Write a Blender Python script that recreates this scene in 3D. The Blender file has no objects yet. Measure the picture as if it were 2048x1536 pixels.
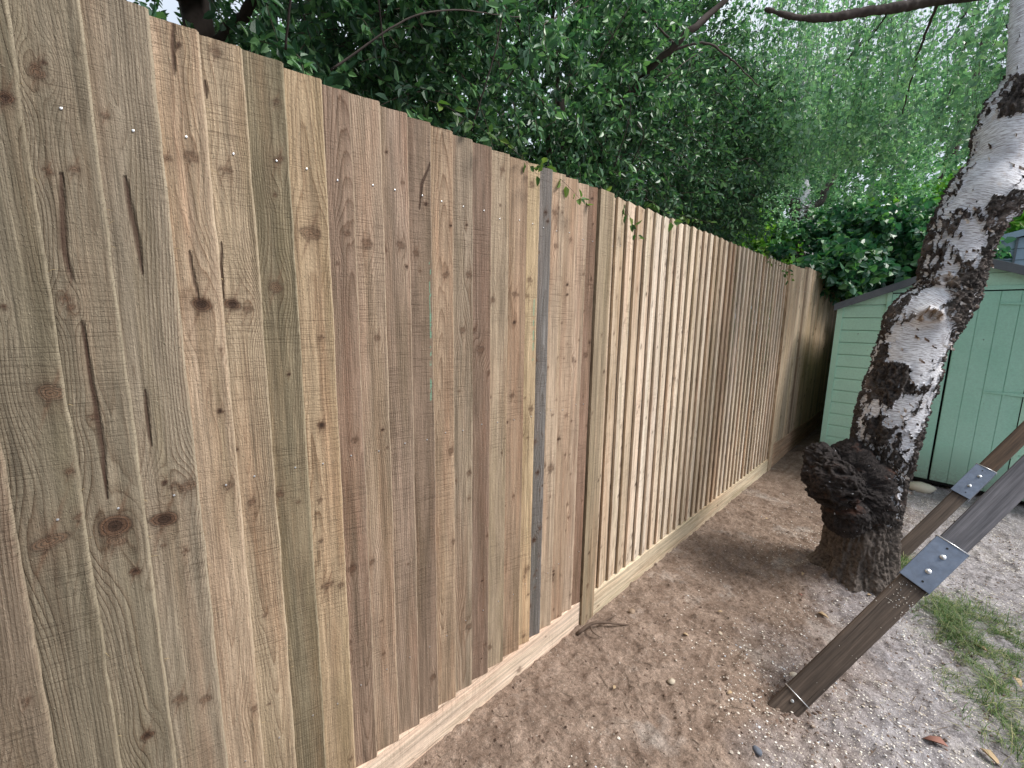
import bpy, math, random
import numpy as np
from mathutils import Vector, Matrix, Quaternion

random.seed(7)
rng = np.random.default_rng(11)
SC = bpy.context.scene
COL = SC.collection

# ------------------------------------------------------------------ camera
cam_d = bpy.data.cameras.new('camera'); cam = bpy.data.objects.new('camera', cam_d); COL.objects.link(cam)
cam_d.sensor_width = 36.0; cam_d.sensor_fit = 'HORIZONTAL'
cam_d.lens = 832.0 / 2048.0 * 36.0
cam_d.clip_start = 0.02; cam_d.clip_end = 3000
RX = Vector((0.69816725, 0.71576551, 0.0155637))
RD = Vector((0.1211028, -0.09664374, -0.98792414))
RF = Vector((-0.70561788, 0.69162109, -0.1541547))
m = Matrix.Identity(4)
for i in range(3):
    m[i][0] = RX[i]; m[i][1] = -RD[i]; m[i][2] = -RF[i]
m[2][3] = 1.36
cam.matrix_world = m
SC.camera = cam

# ------------------------------------------------------------------ light
SUN_EL, SUN_AZ = math.radians(50), math.radians(62)       # azimuth measured from +Y towards +X
w = bpy.data.worlds.new('World'); SC.world = w; w.use_nodes = True
nt = w.node_tree; bgn = nt.nodes['Background']
sky = nt.nodes.new('ShaderNodeTexSky'); sky.sky_type = 'NISHITA'; sky.sun_disc = False
sky.sun_elevation = SUN_EL; sky.sun_rotation = SUN_AZ
sky.air_density = 1.0; sky.dust_density = 4.0; sky.ozone_density = 1.0
# bright broken cloud over the clear sky
wtc = nt.nodes.new('ShaderNodeTexCoord'); wno = nt.nodes.new('ShaderNodeTexNoise'); wno.inputs['Scale'].default_value = 2.2; wno.inputs['Detail'].default_value = 5
nt.links.new(wtc.outputs['Generated'], wno.inputs['Vector'])
wra = nt.nodes.new('ShaderNodeValToRGB'); nt.links.new(wno.outputs[0], wra.inputs[0])
wra.color_ramp.elements[0].position = .3; wra.color_ramp.elements[0].color = (.6,.6,.6,1); wra.color_ramp.elements[1].position = .6; wra.color_ramp.elements[1].color = (1,1,1,1)
wmx = nt.nodes.new('ShaderNodeMix'); wmx.data_type = 'RGBA'; nt.links.new(wra.outputs[0], wmx.inputs[0]); nt.links.new(sky.outputs[0], wmx.inputs[6]); wmx.inputs[7].default_value = (6.0, 6.6, 7.4, 1)
nt.links.new(wmx.outputs[2], bgn.inputs[0]); bgn.inputs[1].default_value = 0.12
sd = bpy.data.lights.new('sun', 'SUN'); sd.energy = 3.7; sd.angle = math.radians(20); sd.color = (1.0, 0.96, 0.9)
sun = bpy.data.objects.new('sun', sd); COL.objects.link(sun)
sv = Vector((math.sin(SUN_AZ) * math.cos(SUN_EL), math.cos(SUN_AZ) * math.cos(SUN_EL), math.sin(SUN_EL)))
sun.rotation_euler = sv.to_track_quat('Z', 'Y').to_euler()
SC.view_settings.view_transform = 'Standard'; SC.view_settings.look = 'None'
SC.view_settings.exposure = 0.38; SC.view_settings.gamma = 1.0

# ------------------------------------------------------------------ numpy noise
_P = rng.permutation(4096)
_G = rng.random(4096)
def vnoise(x, y, z=None):
    if z is None: z = np.zeros_like(x)
    xi = np.floor(x).astype(np.int64); yi = np.floor(y).astype(np.int64); zi = np.floor(z).astype(np.int64)
    fx = x - xi; fy = y - yi; fz = z - zi
    fx = fx*fx*(3-2*fx); fy = fy*fy*(3-2*fy); fz = fz*fz*(3-2*fz)
    def h(a, b, c): return _G[_P[(_P[(_P[a & 4095] + b) & 4095] + c) & 4095]]
    def l(a, b, t): return a + (b-a)*t
    return l(l(l(h(xi,yi,zi), h(xi+1,yi,zi), fx), l(h(xi,yi+1,zi), h(xi+1,yi+1,zi), fx), fy),
             l(l(h(xi,yi,zi+1), h(xi+1,yi,zi+1), fx), l(h(xi,yi+1,zi+1), h(xi+1,yi+1,zi+1), fx), fy), fz)
def fbm(x, y, z=None, o=4, g=0.5):
    if z is None: z = np.zeros_like(x)
    s = 0; a = 1; t = 0
    for k in range(o):
        s = s + a*vnoise(x*2**k+17*k, y*2**k+31*k, z*2**k+5*k); t += a; a *= g
    return s/t
def sstep(a, b, x):
    t = np.clip((x-a)/(b-a), 0, 1); return t*t*(3-2*t)
def lin(r, g, b):
    def c(v):
        v /= 255.0
        return v/12.92 if v <= .04045 else ((v+.055)/1.055)**2.4
    return (c(r), c(g), c(b), 1.0)

# ------------------------------------------------------------------ mesh helpers
def mesh_from(name, V, F, mats, smooth=True, midx=None, attrs=None):
    """V (n,3) array, F list of arrays (each (k, corners))"""
    me = bpy.data.meshes.new(name)
    V = np.asarray(V, dtype=np.float32)
    if not isinstance(F, list): F = [F]
    F = [np.asarray(f, dtype=np.int32) for f in F if len(f)]
    nl = sum(f.size for f in F); nf = sum(len(f) for f in F)
    me.vertices.add(len(V)); me.vertices.foreach_set('co', V.ravel())
    me.loops.add(nl); me.loops.foreach_set('vertex_index', np.concatenate([f.ravel() for f in F]))
    me.polygons.add(nf)
    tot = np.concatenate([np.full(len(f), f.shape[1], dtype=np.int32) for f in F])
    st = np.concatenate([[0], np.cumsum(tot)[:-1]]).astype(np.int32)
    me.polygons.foreach_set('loop_start', st); me.polygons.foreach_set('loop_total', tot)
    me.update(calc_edges=True)
    me.polygons.foreach_set('use_smooth', np.full(nf, smooth, dtype=bool))
    if midx is not None: me.polygons.foreach_set('material_index', np.asarray(midx, dtype=np.int32))
    for mt in (mats if isinstance(mats, (list, tuple)) else [mats]): me.materials.append(mt)
    if attrs:
        for k, a in attrs.items():
            at = me.attributes.new(k, 'FLOAT', 'POINT'); at.data.foreach_set('value', np.asarray(a, dtype=np.float32))
    me.validate(verbose=False)
    return me
def link(name, me, parent=None, loc=(0,0,0), rot=None):
    o = bpy.data.objects.new(name, me); COL.objects.link(o)
    if parent is not None: o.parent = parent
    o.location = loc
    if rot is not None: o.rotation_euler = rot
    return o
def tag(o, label=None, cat=None, group=None, kind=None):
    if label: o['label'] = label
    if cat: o['category'] = cat
    if group: o['group'] = group
    if kind: o['kind'] = kind
    return o
def thing(name, label, cat, loc=(0,0,0), rotz=0, group=None):
    o = bpy.data.objects.new(name, None); COL.objects.link(o); o.location = loc; o.rotation_euler = (0,0,rotz)
    o.empty_display_size = .1
    return tag(o, label, cat, group)

class MB:
    """mesh collector"""
    def __init__(s): s.v = []; s.f = {}; s.n = 0; s.m = {}
    def add(s, V, F, mi=0):
        V = np.asarray(V, float); s.v.append(V)
        for f in F:
            k = len(f); s.f.setdefault(k, []).append([i+s.n for i in f]); s.m.setdefault(k, []).append(mi)
        s.n += len(V)
    def box(s, lo, hi, mi=0, M=None, ch=0.0):
        x0,y0,z0 = lo; x1,y1,z1 = hi
        V = np.array([(x,y,z) for z in (z0,z1) for y in (y0,y1) for x in (x0,x1)], float)
        if M is not None: V = np.array([tuple(M @ Vector(p)) for p in V])
        s.add(V, [(0,2,3,1),(4,5,7,6),(0,1,5,4),(2,6,7,3),(0,4,6,2),(1,3,7,5)], mi)
    def prism(s, poly, axis_lo, axis_hi, axis=1, mi=0):
        n = len(poly); V = []
        for t in (axis_lo, axis_hi):
            for a, b in poly:
                p = [0,0,0]; o = [i for i in range(3) if i != axis]; p[o[0]] = a; p[o[1]] = b; p[axis] = t; V.append(p)
        F = [tuple(range(n))[::-1], tuple(range(n, 2*n))] + [(i,(i+1)%n,n+(i+1)%n,n+i) for i in range(n)]
        s.add(V, F, mi)
    def cyl(s, c, ax, r, h, n=12, mi=0, dome=0.0):
        ax = Vector(ax).normalized(); q = ax.to_track_quat('Z','Y'); V = []
        rr = [(r,0),(r,h)] + ([(r*.6,h+dome)] if dome else [])
        for r_, t in rr:
            for k in range(n):
                a = 2*math.pi*k/n; V.append(tuple(Vector(c)+q @ Vector((r_*math.cos(a), r_*math.sin(a), t))))
        F = [tuple(range(n))[::-1], tuple(range((len(rr)-1)*n, len(rr)*n))]
        for j in range(len(rr)-1): F += [(j*n+i, j*n+(i+1)%n, (j+1)*n+(i+1)%n, (j+1)*n+i) for i in range(n)]
        s.add(V, F, mi)
    def tube(s, pts, rad, n=6, mi=0):
        pts = np.asarray(pts, float); rad = np.broadcast_to(rad, (len(pts),)); V = tube_verts(pts, rad, n)
        F = []
        for j in range(len(pts)-1): F += [(j*n+i, j*n+(i+1)%n, (j+1)*n+(i+1)%n, (j+1)*n+i) for i in range(n)]
        F += [tuple(range(n))[::-1], tuple(range((len(pts)-1)*n, len(pts)*n))]
        s.add(V, F, mi)
    def mesh(s, name, mats, smooth=False):
        F = []; mi = []
        for k in s.f: F.append(np.array(s.f[k])); mi += s.m[k]
        return mesh_from(name, np.concatenate(s.v), F, mats, smooth, mi)
    def build(s, name, mats, parent=None, smooth=False, bevel=0.0, loc=(0,0,0)):
        o = link(name, s.mesh(name, mats, smooth), parent, loc)
        if bevel:
            b = o.modifiers.new('bevel', 'BEVEL'); b.width = bevel; b.segments = 2; b.limit_method = 'ANGLE'
        return o
def tube_verts(pts, rad, n):
    d = np.gradient(pts, axis=0); d /= np.linalg.norm(d, axis=1, keepdims=True)+1e-9
    up = np.array([0,0,1.0]); 
    if abs(d[0] @ up) > .9: up = np.array([1.0,0,0])
    out = []
    u = np.cross(d[0], up); u /= np.linalg.norm(u)
    for i in range(len(pts)):
        u = u - (u @ d[i])*d[i]; u /= np.linalg.norm(u)+1e-9; v = np.cross(d[i], u)
        a = np.arange(n)*2*np.pi/n
        out.append(pts[i] + rad[i]*(np.cos(a)[:,None]*u + np.sin(a)[:,None]*v))
    return np.concatenate(out)
def spline(pts, n):
    pts = np.asarray(pts, float); k = len(pts); t = np.linspace(0, k-1, n); out = []
    P = np.vstack([2*pts[0]-pts[1], pts, 2*pts[-1]-pts[-2]])
    for s in t:
        i = min(int(s), k-2); f = s-i; p0,p1,p2,p3 = P[i:i+4]
        out.append(.5*((2*p1)+(-p0+p2)*f+(2*p0-5*p1+4*p2-p3)*f*f+(-p0+3*p1-3*p2+p3)*f**3))
    return np.array(out)

# ------------------------------------------------------------------ shader helpers
class NT:
    def __init__(s, name, rough=.8):
        s.m = bpy.data.materials.new(name); s.m.use_nodes = True; s.t = s.m.node_tree; s.b = s.t.nodes['Principled BSDF']
        s.b.inputs['Roughness'].default_value = rough
        s.b.inputs['Specular IOR Level'].default_value = .3
    def n(s, typ, **kw):
        o = s.t.nodes.new('ShaderNode'+typ)
        for k, v in kw.items():
            if k.startswith('i_'): o.inputs[int(k[2:]) if k[2:].isdigit() else k[2:]].default_value = v
            else: setattr(o, k, v)
        return o
    def l(s, a, b): s.t.links.new(a, b)
    def coords(s, scale=(1,1,1), kind='Object', rnd=True):
        tc = s.n('TexCoord'); out = tc.outputs[kind]
        if rnd:
            oi = s.n('ObjectInfo'); mu = s.n('VectorMath', operation='SCALE'); mu.inputs[0].default_value = (37.1, 51.3, 23.7)
            s.l(oi.outputs['Random'], mu.inputs['Scale']); ad = s.n('VectorMath', operation='ADD'); s.l(out, ad.inputs[0]); s.l(mu.outputs[0], ad.inputs[1]); out = ad.outputs[0]
        if scale != (1,1,1):
            sc = s.n('VectorMath', operation='MULTIPLY'); s.l(out, sc.inputs[0]); sc.inputs[1].default_value = scale; out = sc.outputs[0]
        return out
    def noise(s, vec, scale=1.0, detail=3.0, rough=.55, dist=0.0):
        o = s.n('TexNoise'); s.l(vec, o.inputs['Vector']); o.inputs['Scale'].default_value = scale
        o.inputs['Detail'].default_value = detail; o.inputs['Roughness'].default_value = rough; o.inputs['Distortion'].default_value = dist
        return o.outputs[0]
    def ramp(s, fac, stops, interp='LINEAR'):
        o = s.n('ValToRGB'); s.l(fac, o.inputs[0]); cr = o.color_ramp; cr.interpolation = interp
        while len(cr.elements) > 1: cr.elements.remove(cr.elements[-1])
        cr.elements[0].position = stops[0][0]; cr.elements[0].color = s._c(stops[0][1])
        for p, c in stops[1:]:
            e = cr.elements.new(p); e.color = s._c(c)
        return o.outputs[0]
    @staticmethod
    def _c(c): return (c, c, c, 1) if isinstance(c, (int, float)) else c
    def math(s, op, a, b=None, c=None, clamp=False):
        o = s.n('Math', operation=op); o.use_clamp = clamp
        for i, v in enumerate((a, b, c)):
            if v is None: continue
            if isinstance(v, (int, float)): o.inputs[i].default_value = v
            else: s.l(v, o.inputs[i])
        return o.outputs[0]
    def mix(s, fac, a, b, typ='MIX'):
        o = s.n('Mix', data_type='RGBA', blend_type=typ)
        for sk, v in ((o.inputs[0], fac), (o.inputs[6], a), (o.inputs[7], b)):
            if isinstance(v, (int, float)): sk.default_value = v
            elif isinstance(v, tuple): sk.default_value = v
            else: s.l(v, sk)
        return o.outputs[2]
    def attr(s, name):
        o = s.n('Attribute'); o.attribute_name = name; return o.outputs['Fac']
    def bump(s, h, strength=.5, dist=.002):
        o = s.n('Bump'); s.l(h, o.inputs['Height']); o.inputs['Strength'].default_value = strength; o.inputs['Distance'].default_value = dist
        s.l(o.outputs[0], s.b.inputs['Normal'])
    def out(s, col): s.l(col, s.b.inputs['Base Color']); return s.m

def wood_mat():
    s = NT('sawn_softwood', .82)
    c = s.coords()
    def sc(v):
        o = s.n('VectorMath', operation='MULTIPLY'); s.l(c, o.inputs[0]); o.inputs[1].default_value = v; return o.outputs[0]
    oi = s.n('ObjectInfo'); tone = oi.outputs['Color']
    jit = s.noise(sc((60,60,6)), 1, 3, .6)
    R = s.math('ADD', s.attr('ring'), s.math('MULTIPLY', jit, .9))
    f = s.math('FRACT', R)
    line = s.ramp(f, [(0,.25),(.06,0.0),(.45,.08),(.8,.55),(.93,1.0),(1,.3)])
    cn = s.ramp(s.noise(sc((12,14,1.3)), 1, 3), [(.35,.12),(.62,1.0)])
    lw = s.math('MULTIPLY', line, cn)
    fib = s.noise(sc((500,700,9)), 1, 3, .6)
    mid = s.noise(sc((50,90,2.2)), 1, 4, .6)
    sawd = s.noise(sc((40,9,420)), 1, 3, .7)
    sawm = s.ramp(s.noise(sc((3,5,4)), 1, 2), [(.42,0),(.6,1)])
    saw = s.math('MULTIPLY', s.ramp(sawd, [(.52,0),(.68,1)]), sawm)
    col = s.mix(s.math('MULTIPLY', lw, .80), tone, s.mix(1.0, tone, (.34,.25,.19,1), 'MULTIPLY'))
    col = s.mix(1.0, col, s.ramp(fib, [(.3,(.58,.57,.56,1)),(.7,(1.32,1.32,1.32,1))]), 'MULTIPLY')
    col = s.mix(1.0, col, s.ramp(mid, [(.28,(.62,.61,.58,1)),(.72,(1.3,1.28,1.24,1))]), 'MULTIPLY')
    # green-grey preservative blotches and reddish heartwood
    st = s.ramp(s.noise(sc((5,16,1.3)), 1, 4, .6), [(.48,0),(.66,1)])
    col = s.mix(s.math('MULTIPLY', st, .75), col, s.mix(1.0, col, (.70,.70,.63,1), 'MULTIPLY'))
    st2 = s.ramp(s.noise(sc((8,14,1.0)), 1.3, 4, .6), [(.48,0),(.68,1)])
    col = s.mix(s.math('MULTIPLY', st2, .6), col, s.mix(1.0, col, (.98,.80,.72,1), 'MULTIPLY'))
    # fuzz / pale specks of torn fibre
    sp = s.ramp(s.noise(sc((300,420,140)), 1, 2, .6), [(.62,0),(.74,1)])
    col = s.mix(s.math('MULTIPLY', sp, .35), col, (.55,.47,.34,1))
    dsp = s.ramp(s.noise(sc((350,420,60)), 1, 2, .6), [(.66,0),(.76,1)])
    col = s.mix(s.math('MULTIPLY', dsp, .5), col, (.06,.04,.025,1))
    col = s.mix(s.math('MULTIPLY', saw, .38), col, s.mix(1.0, col, (.4,.34,.3,1), 'MULTIPLY'))
    # knots
    kn = s.attr('knot'); kd = s.attr('kd')
    kr = s.ramp(s.math('FRACT', s.math('ADD', s.math('MULTIPLY', kd, 3.3), s.math('MULTIPLY', mid, .7))), [(0,.1),(.5,.3),(.9,1),(1,.2)])
    kc = s.mix(kr, lin(112,82,62), lin(48,32,26))
    col = s.mix(s.math('MULTIPLY', kn, .88), col, kc)
    col = s.mix(s.attr('kdark'), col, lin(44,30,22))
    mk = s.attr('mark'); col = s.mix(s.math('MULTIPLY', mk, .85), col, lin(66,46,36))
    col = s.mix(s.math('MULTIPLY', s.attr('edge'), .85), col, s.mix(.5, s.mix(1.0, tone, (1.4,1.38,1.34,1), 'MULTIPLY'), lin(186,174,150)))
    col = s.mix(s.attr('edge_shade'), col, s.mix(1.0, col, (.80,.76,.70,1), 'MULTIPLY'))  # shade painted into the near thick edges of the reverse-lapped boards
    tl = s.attr('teal'); col = s.mix(s.math('MULTIPLY', tl, .7), col, lin(110,165,140))
    s.out(col)
    h = s.math('ADD', s.math('MULTIPLY', fib, .5), s.math('MULTIPLY', saw, -.5))
    h = s.math('ADD', h, s.math('MULTIPLY', lw, .45)); h = s.math('ADD', h, s.math('MULTIPLY', sp, .8))
    h = s.math('ADD', h, s.math('MULTIPLY', mk, -2.0)); h = s.math('ADD', h, s.math('MULTIPLY', kr, s.math('MULTIPLY', kn, .5)))
    h = s.math('ADD', h, s.math('MULTIPLY', s.noise(sc((260,260,170)), 1, 3, .7), 1.1))
    s.bump(h, 1.0, .0016)
    return s.m
WOOD = wood_mat()
def metal_mat(name, col, rough=.35, met=.9, sc=40):
    s = NT(name, rough); s.b.inputs['Metallic'].default_value = met
    c = s.coords(); n = s.ramp(s.noise(c, sc, 6, .75), [(.3,0),(.7,1)]); s.out(s.mix(n, tuple(x*.75 for x in col[:3])+(1,), tuple(min(1, x*1.2) for x in col[:3])+(1,)))
    s.l(s.ramp(s.noise(c, sc*3, 3), [(.3,rough*.8),(.8,min(1,rough*1.5))]), s.b.inputs['Roughness'])
    return s.m
NAIL = metal_mat('galvanised_nail', (.75,.76,.78,1), .3)
GALV = metal_mat('galvanised_steel', (.17,.20,.26,1), .42, .6, 25)

def paint_mat(name, col, col2, dirt_z=.0, rough=.55):
    s = NT(name, rough); c = s.coords()
    def sc(v):
        o = s.n('VectorMath', operation='MULTIPLY'); s.l(c, o.inputs[0]); o.inputs[1].default_value = v; return o.outputs[0]
    n1 = s.noise(sc((3,3,3)), 1, 5, .65); n2 = s.noise(sc((90,90,90)), 1, 3, .6); g = s.noise(sc((30,30,260)), 1, 3)
    base = s.mix(s.ramp(n1, [(.3,0),(.7,1)]), col, col2)
    base = s.mix(1.0, base, s.ramp(n2, [(.3,(.93,.93,.93,1)),(.7,(1.06,1.06,1.06,1))]), 'MULTIPLY')
    chips = s.ramp(s.noise(sc((45,45,30)), 1, 3, .5), [(.73,0),(.76,1)])
    base = s.mix(s.math('MULTIPLY', chips, .6), base, lin(60,55,45))
    if dirt_z:
        tc = s.n('TexCoord'); sp = s.n('SeparateXYZ'); s.l(tc.outputs['Object'], sp.inputs[0])
        dz = s.math('SUBTRACT', 1.0, s.math('DIVIDE', s.math('ADD', sp.outputs[2], s.math('MULTIPLY', n1, -.12)), dirt_z), clamp=True)
        dz = s.math('MULTIPLY', s.math('MULTIPLY', dz, s.ramp(n2, [(.25,.4),(.7,1)])), .75)
        base = s.mix(dz, base, lin(112,102,92))
    s.out(base); s.bump(s.math('ADD', n2, g), .35, .0012)
    return s.m
GREEN = paint_mat('sage_green_paint', lin(162,216,198), lin(178,226,210), .32)
GREEN2 = paint_mat('pale_sage_paint', lin(192,234,214), lin(180,224,204), .2)
BLUE = paint_mat('blue_grey_paint', lin(140,158,180), lin(154,172,192))
DFASC = paint_mat('weathered_dark_grey_board', lin(92,98,108), lin(120,124,132), 0, .8)
DARK = NT('shadow_void', .9).m; DARK.node_tree.nodes['Principled BSDF'].inputs['Base Color'].default_value = (.02,.02,.02,1)

# ------------------------------------------------------------------ plank builder with growth-ring field
KNOTS=[(-0.068,1.231,0.016,0),(-0.036,1.576,0.006,0),(-0.007,1.583,0.007,0),(-0.039,1.381,0.007,0),(0.146,1.642,0.010,0),(0.197,1.633,0.010,0),(0.111,1.633,0.007,0),(0.345,1.538,0.018,0),(0.139,1.379,0.017,1),(0.190,1.381,0.014,1),(.215,1.372,.009,0),(0.477,1.535,0.011,0),(0.426,1.550,0.008,0),(0.522,1.525,0.008,0),(0.611,1.529,0.008,0),(0.564,1.542,0.010,0),(-0.018,0.984,0.021,1),(0.050,0.972,0.020,1),(-0.098,0.983,0.022,0),(-.02,.955,.012,0),(0.056,1.044,0.006,1),(0.089,1.030,0.012,0),(0.155,1.012,0.009,0),(0.195,0.963,0.008,0),(0.249,0.962,0.008,0),(0.269,1.418,0.012,0),(0.425,1.057,0.008,0),(0.492,1.309,0.007,0),(0.354,1.312,0.006,0),(0.458,0.708,0.009,0),(0.404,0.715,0.010,0),(0.370,0.688,0.007,0),(0.340,0.698,0.013,0),(0.702,1.479,0.010,0),(0.782,1.486,0.009,0),(0.727,1.333,0.008,1),(0.763,1.326,0.008,0),(0.831,1.264,0.012,0),(0.811,1.325,0.008,0),(0.980,1.441,0.012,0),(1.032,1.438,0.012,0),(0.881,1.418,0.009,0),(1.169,1.730,0.012,0),(0.977,1.349,0.008,1),(1.117,1.720,0.007,1),(1.083,1.610,0.007,1),(1.301,1.206,0.010,0),(1.382,1.222,0.009,0),(1.185,0.796,0.014,0),(0.883,0.197,0.010,0),(0.787,0.339,0.016,0),(0.722,0.672,0.010,0),(1.028,0.951,0.009,0),(0.715,0.967,0.009,0),(0.290,1.674,0.010,0),(0.037,1.679,0.006,0),(-0.034,1.723,0.007,0),(0.292,1.783,0.007,0),(0.334,0.924,0.006,0),(0.862,1.191,0.008,0),(0.782,0.879,0.008,0),(1.266,0.991,0.007,0),(1.258,1.650,0.008,0),(1.113,0.794,0.008,1),(1.103,0.526,0.010,1),(1.090,1.218,0.008,1),(0.023,0.909,0.008,0),(0.000,0.889,0.008,1),(0.067,1.036,0.007,0),(0.040,0.583,0.012,0),(-0.058,1.017,0.009,0),(0.080,0.561,0.010,0),(-0.014,0.543,0.010,1)]
STREAKS=[[(-0.022,1.574),(-0.028,1.511),(-0.031,1.458),(-0.027,1.411)],[(0.052,1.586),(0.054,1.534),(0.058,1.485),(0.059,1.426)],[(-0.023,1.343),(-0.022,1.230),(-0.020,1.124),(-0.024,1.034)],[(0.044,1.223),(0.043,1.168),(0.043,1.116)],[(0.129,1.473),(0.132,1.423),(0.136,1.387)],[(0.181,1.499),(0.177,1.446),(0.175,1.388)],[(0.139,1.855),(0.135,1.821),(0.134,1.773)],[(0.178,1.782),(0.178,1.754)],[(0.652,1.756),(0.629,1.701),(0.622,1.638)]]
SWID=[.0045,.0045,.004,.003,.0028,.0025,.003,.003,.0035]
TEAL=[[(0.648,1.507),(0.648,1.327),(0.645,1.131)],[(1.068,1.426),(1.068,1.219)]]

def seg_dist(y, z, pts):
    d = np.full(y.shape, 9.0); tt = np.zeros(y.shape)
    L = len(pts)-1
    for i in range(L):
        a = np.array(pts[i]); b = np.array(pts[i+1]); ab = b-a
        t = np.clip(((y-a[0])*ab[0]+(z-a[1])*ab[1])/(ab@ab), 0, 1)
        dd = np.hypot(y-a[0]-t*ab[0], (z-a[1]-t*ab[1])); m_ = dd < d
        d = np.where(m_, dd, d); tt = np.where(m_, (i+t)/L, tt)
    return d, tt
def plank_mesh(name, wd, ln, t_lo, t_hi, b_lo, b_hi, res=.006, resv=.008, knots=(), streaks=(), teal=(), nails=(), rough=1.0, rand_knots=6, style=None, seed=0, bow=.0012, mark_blue=0):
    """face towards +X, width along Y, length along Z; front x goes t_lo..t_hi across the width, back b_lo..b_hi"""
    r_ = np.random.default_rng(seed)
    nu = max(3, int(wd/res)+1); nv = max(4, int(ln/resv)+1)
    u = np.linspace(0, wd, nu); v = np.linspace(0, ln, nv)
    U, Vv = np.meshgrid(u, v)
    fr = U/wd
    # warp + rough-sawn edge
    wob = (fbm(v*9+seed*3.1, v*0+seed, o=5, g=.62)-.5)*.004*rough
    wob2 = (fbm(v*9+seed*7.7, v*0+seed+9, o=5, g=.62)-.5)*.0052*rough
    bw = (fbm(v*1.2+seed, v*0+2.0, o=2)-.5)*bow*2
    Y = U + wob[:,None]*(1-fr) + wob2[:,None]*fr
    ks = list(knots)
    for k in range(rand_knots):
        ks.append((r_.uniform(.1,.9)*wd, r_.uniform(0,ln), r_.choice([.0035,.004,.005,.006,.009], p=[.2,.22,.22,.2,.16]), int(r_.random()<.2)))
    st = style if style is not None else r_.choice([0,1,2])
    u0 = {0: wd*r_.uniform(.3,.7), 1: wd*r_.choice([-1.0,2.0])*r_.uniform(.6,1.2), 2: wd*r_.uniform(.1,.9)}[int(st)]
    uu = U.copy(); vv = Vv.copy()
    kn = np.zeros_like(U); kd = np.zeros_like(U); kdk = np.zeros_like(U)
    for (ku, kv, ks_, dk) in ks:
        du = U-ku; dv = Vv-kv
        e = np.exp(-((du/(2.9*ks_))**2+(dv/(6.0*ks_))**2))
        uu = uu - du*.95*e
        ang = np.arctan2(dv, du)
        aa = r_.uniform(-.5,.5); q = np.hypot((du*np.cos(aa)+dv*np.sin(aa))/ks_, (dv*np.cos(aa)-du*np.sin(aa))/(ks_*r_.uniform(.45,.95)))*(1+.18*(vnoise(ang*1.3+ku*900, ang*0+kv*50)-.5)*2)
        mm = 1-sstep(.85,1.25,q); kn = np.maximum(kn, mm*(.75 if not dk else 1)); kd = np.where(q < 1.5, q, kd)
        tail = np.abs(du-.35*dv)/(ks_*.35)+np.abs(dv)/(ks_*3.2); kn = np.maximum(kn, .30*np.exp(-((du/(1.5*ks_))**2+(dv/(2.2*ks_))**2))); kn = np.maximum(kn, .85*np.exp(-tail**2)*(ks_ > .0045))
        if dk: kdk = np.maximum(kdk, .85*(1-sstep(.35,.8,np.hypot(du/ks_, dv/ks_))))
        kdk = np.maximum(kdk, .45*np.exp(-((q-1.05)/.16)**2))
    cen = u0 + wd*.35*(fbm(vv*1.3+seed, vv*0+3, o=2)-.5)*2
    depth = {0: .012, 1: .03, 2: .022}[int(st)] + (vv-ln*r_.uniform(.2,.8))*r_.uniform(-.03,.03)*(1.6 if st == 0 else .8) + .012*(fbm(vv*2.2+seed*2, vv*0, o=2)-.5)*2
    rr = np.sqrt((uu-cen)**2 + depth**2) + .003*(fbm(uu*25+seed, vv*5, o=3)-.5)
    ring = rr/ r_.uniform(.0032,.0055)
    mark = np.zeros_like(U); tl = np.zeros_like(U)
    for pts, ww in streaks:
        d, t = seg_dist(U, Vv, pts); ww_ = ww*(.15+.85*np.sin(np.pi*np.clip(t*.92+.06,0,1))**.6)*(1+.3*(fbm(Vv*60,U*60,o=2)-.5))
        mark = np.maximum(mark, 1-sstep(ww_*.45, ww_*1.35, d))
    for pts in teal:
        d, t = seg_dist(U, Vv, pts); tl = np.maximum(tl, (1-sstep(.001,.003,d))*(fbm(Vv*60,U*300,o=2)>.42))
    X = t_lo + (t_hi-t_lo)*fr + bw[:,None] - (.006*sstep(wd-.0055,wd,U) if t_hi > t_lo else 0) - .0006*mark + (fbm(U*90,Vv*30,U*0+seed,o=3)-.5)*.0005*rough
    # ring of nu + 2 back verts per row
    nb = 2; nr = nu+nb
    G = np.zeros((nv, nr, 3))
    G[:,:nu,0] = X; G[:,:nu,1] = Y; G[:,:nu,2] = Vv
    G[:,nu,0] = b_hi+bw; G[:,nu,1] = Y[:,-1]-.0003; G[:,nu,2] = v
    G[:,nu+1,0] = b_lo+bw; G[:,nu+1,1] = Y[:,0]+.0003; G[:,nu+1,2] = v
    # uneven sawn top end
    G[-1,:,2] += (vnoise(np.arange(nr)*.7+seed, np.zeros(nr)+4.4)-.5)*.0018*rough
    def ext(A): return np.concatenate([A, A[:,-1:], A[:,:1]], axis=1).ravel()
    ring2 = np.concatenate([ring, ring[:,-1:]+2.3, ring[:,:1]-2.3], axis=1).ravel()
    j, i = np.meshgrid(np.arange(nv-1), np.arange(nr), indexing='ij'); i2 = (i+1) % nr
    Fq = np.stack([j*nr+i, j*nr+i2, (j+1)*nr+i2, (j+1)*nr+i], -1).reshape(-1,4)
    caps = np.array([list(range(nr))[::-1], list(range((nv-1)*nr, nv*nr))])
    Vt = G.reshape(-1,3); nV = len(Vt); F = [Fq, caps]; mi = [0]*(len(Fq)+2)
    edge = sstep(wd-.0048, wd-.0018, U+(fbm(Vv*70,U*40,o=3)-.5)*.004)*(.35+.65*fbm(Vv*12+seed,U*3,o=2)) if t_hi > t_lo else np.zeros_like(U)
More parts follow.
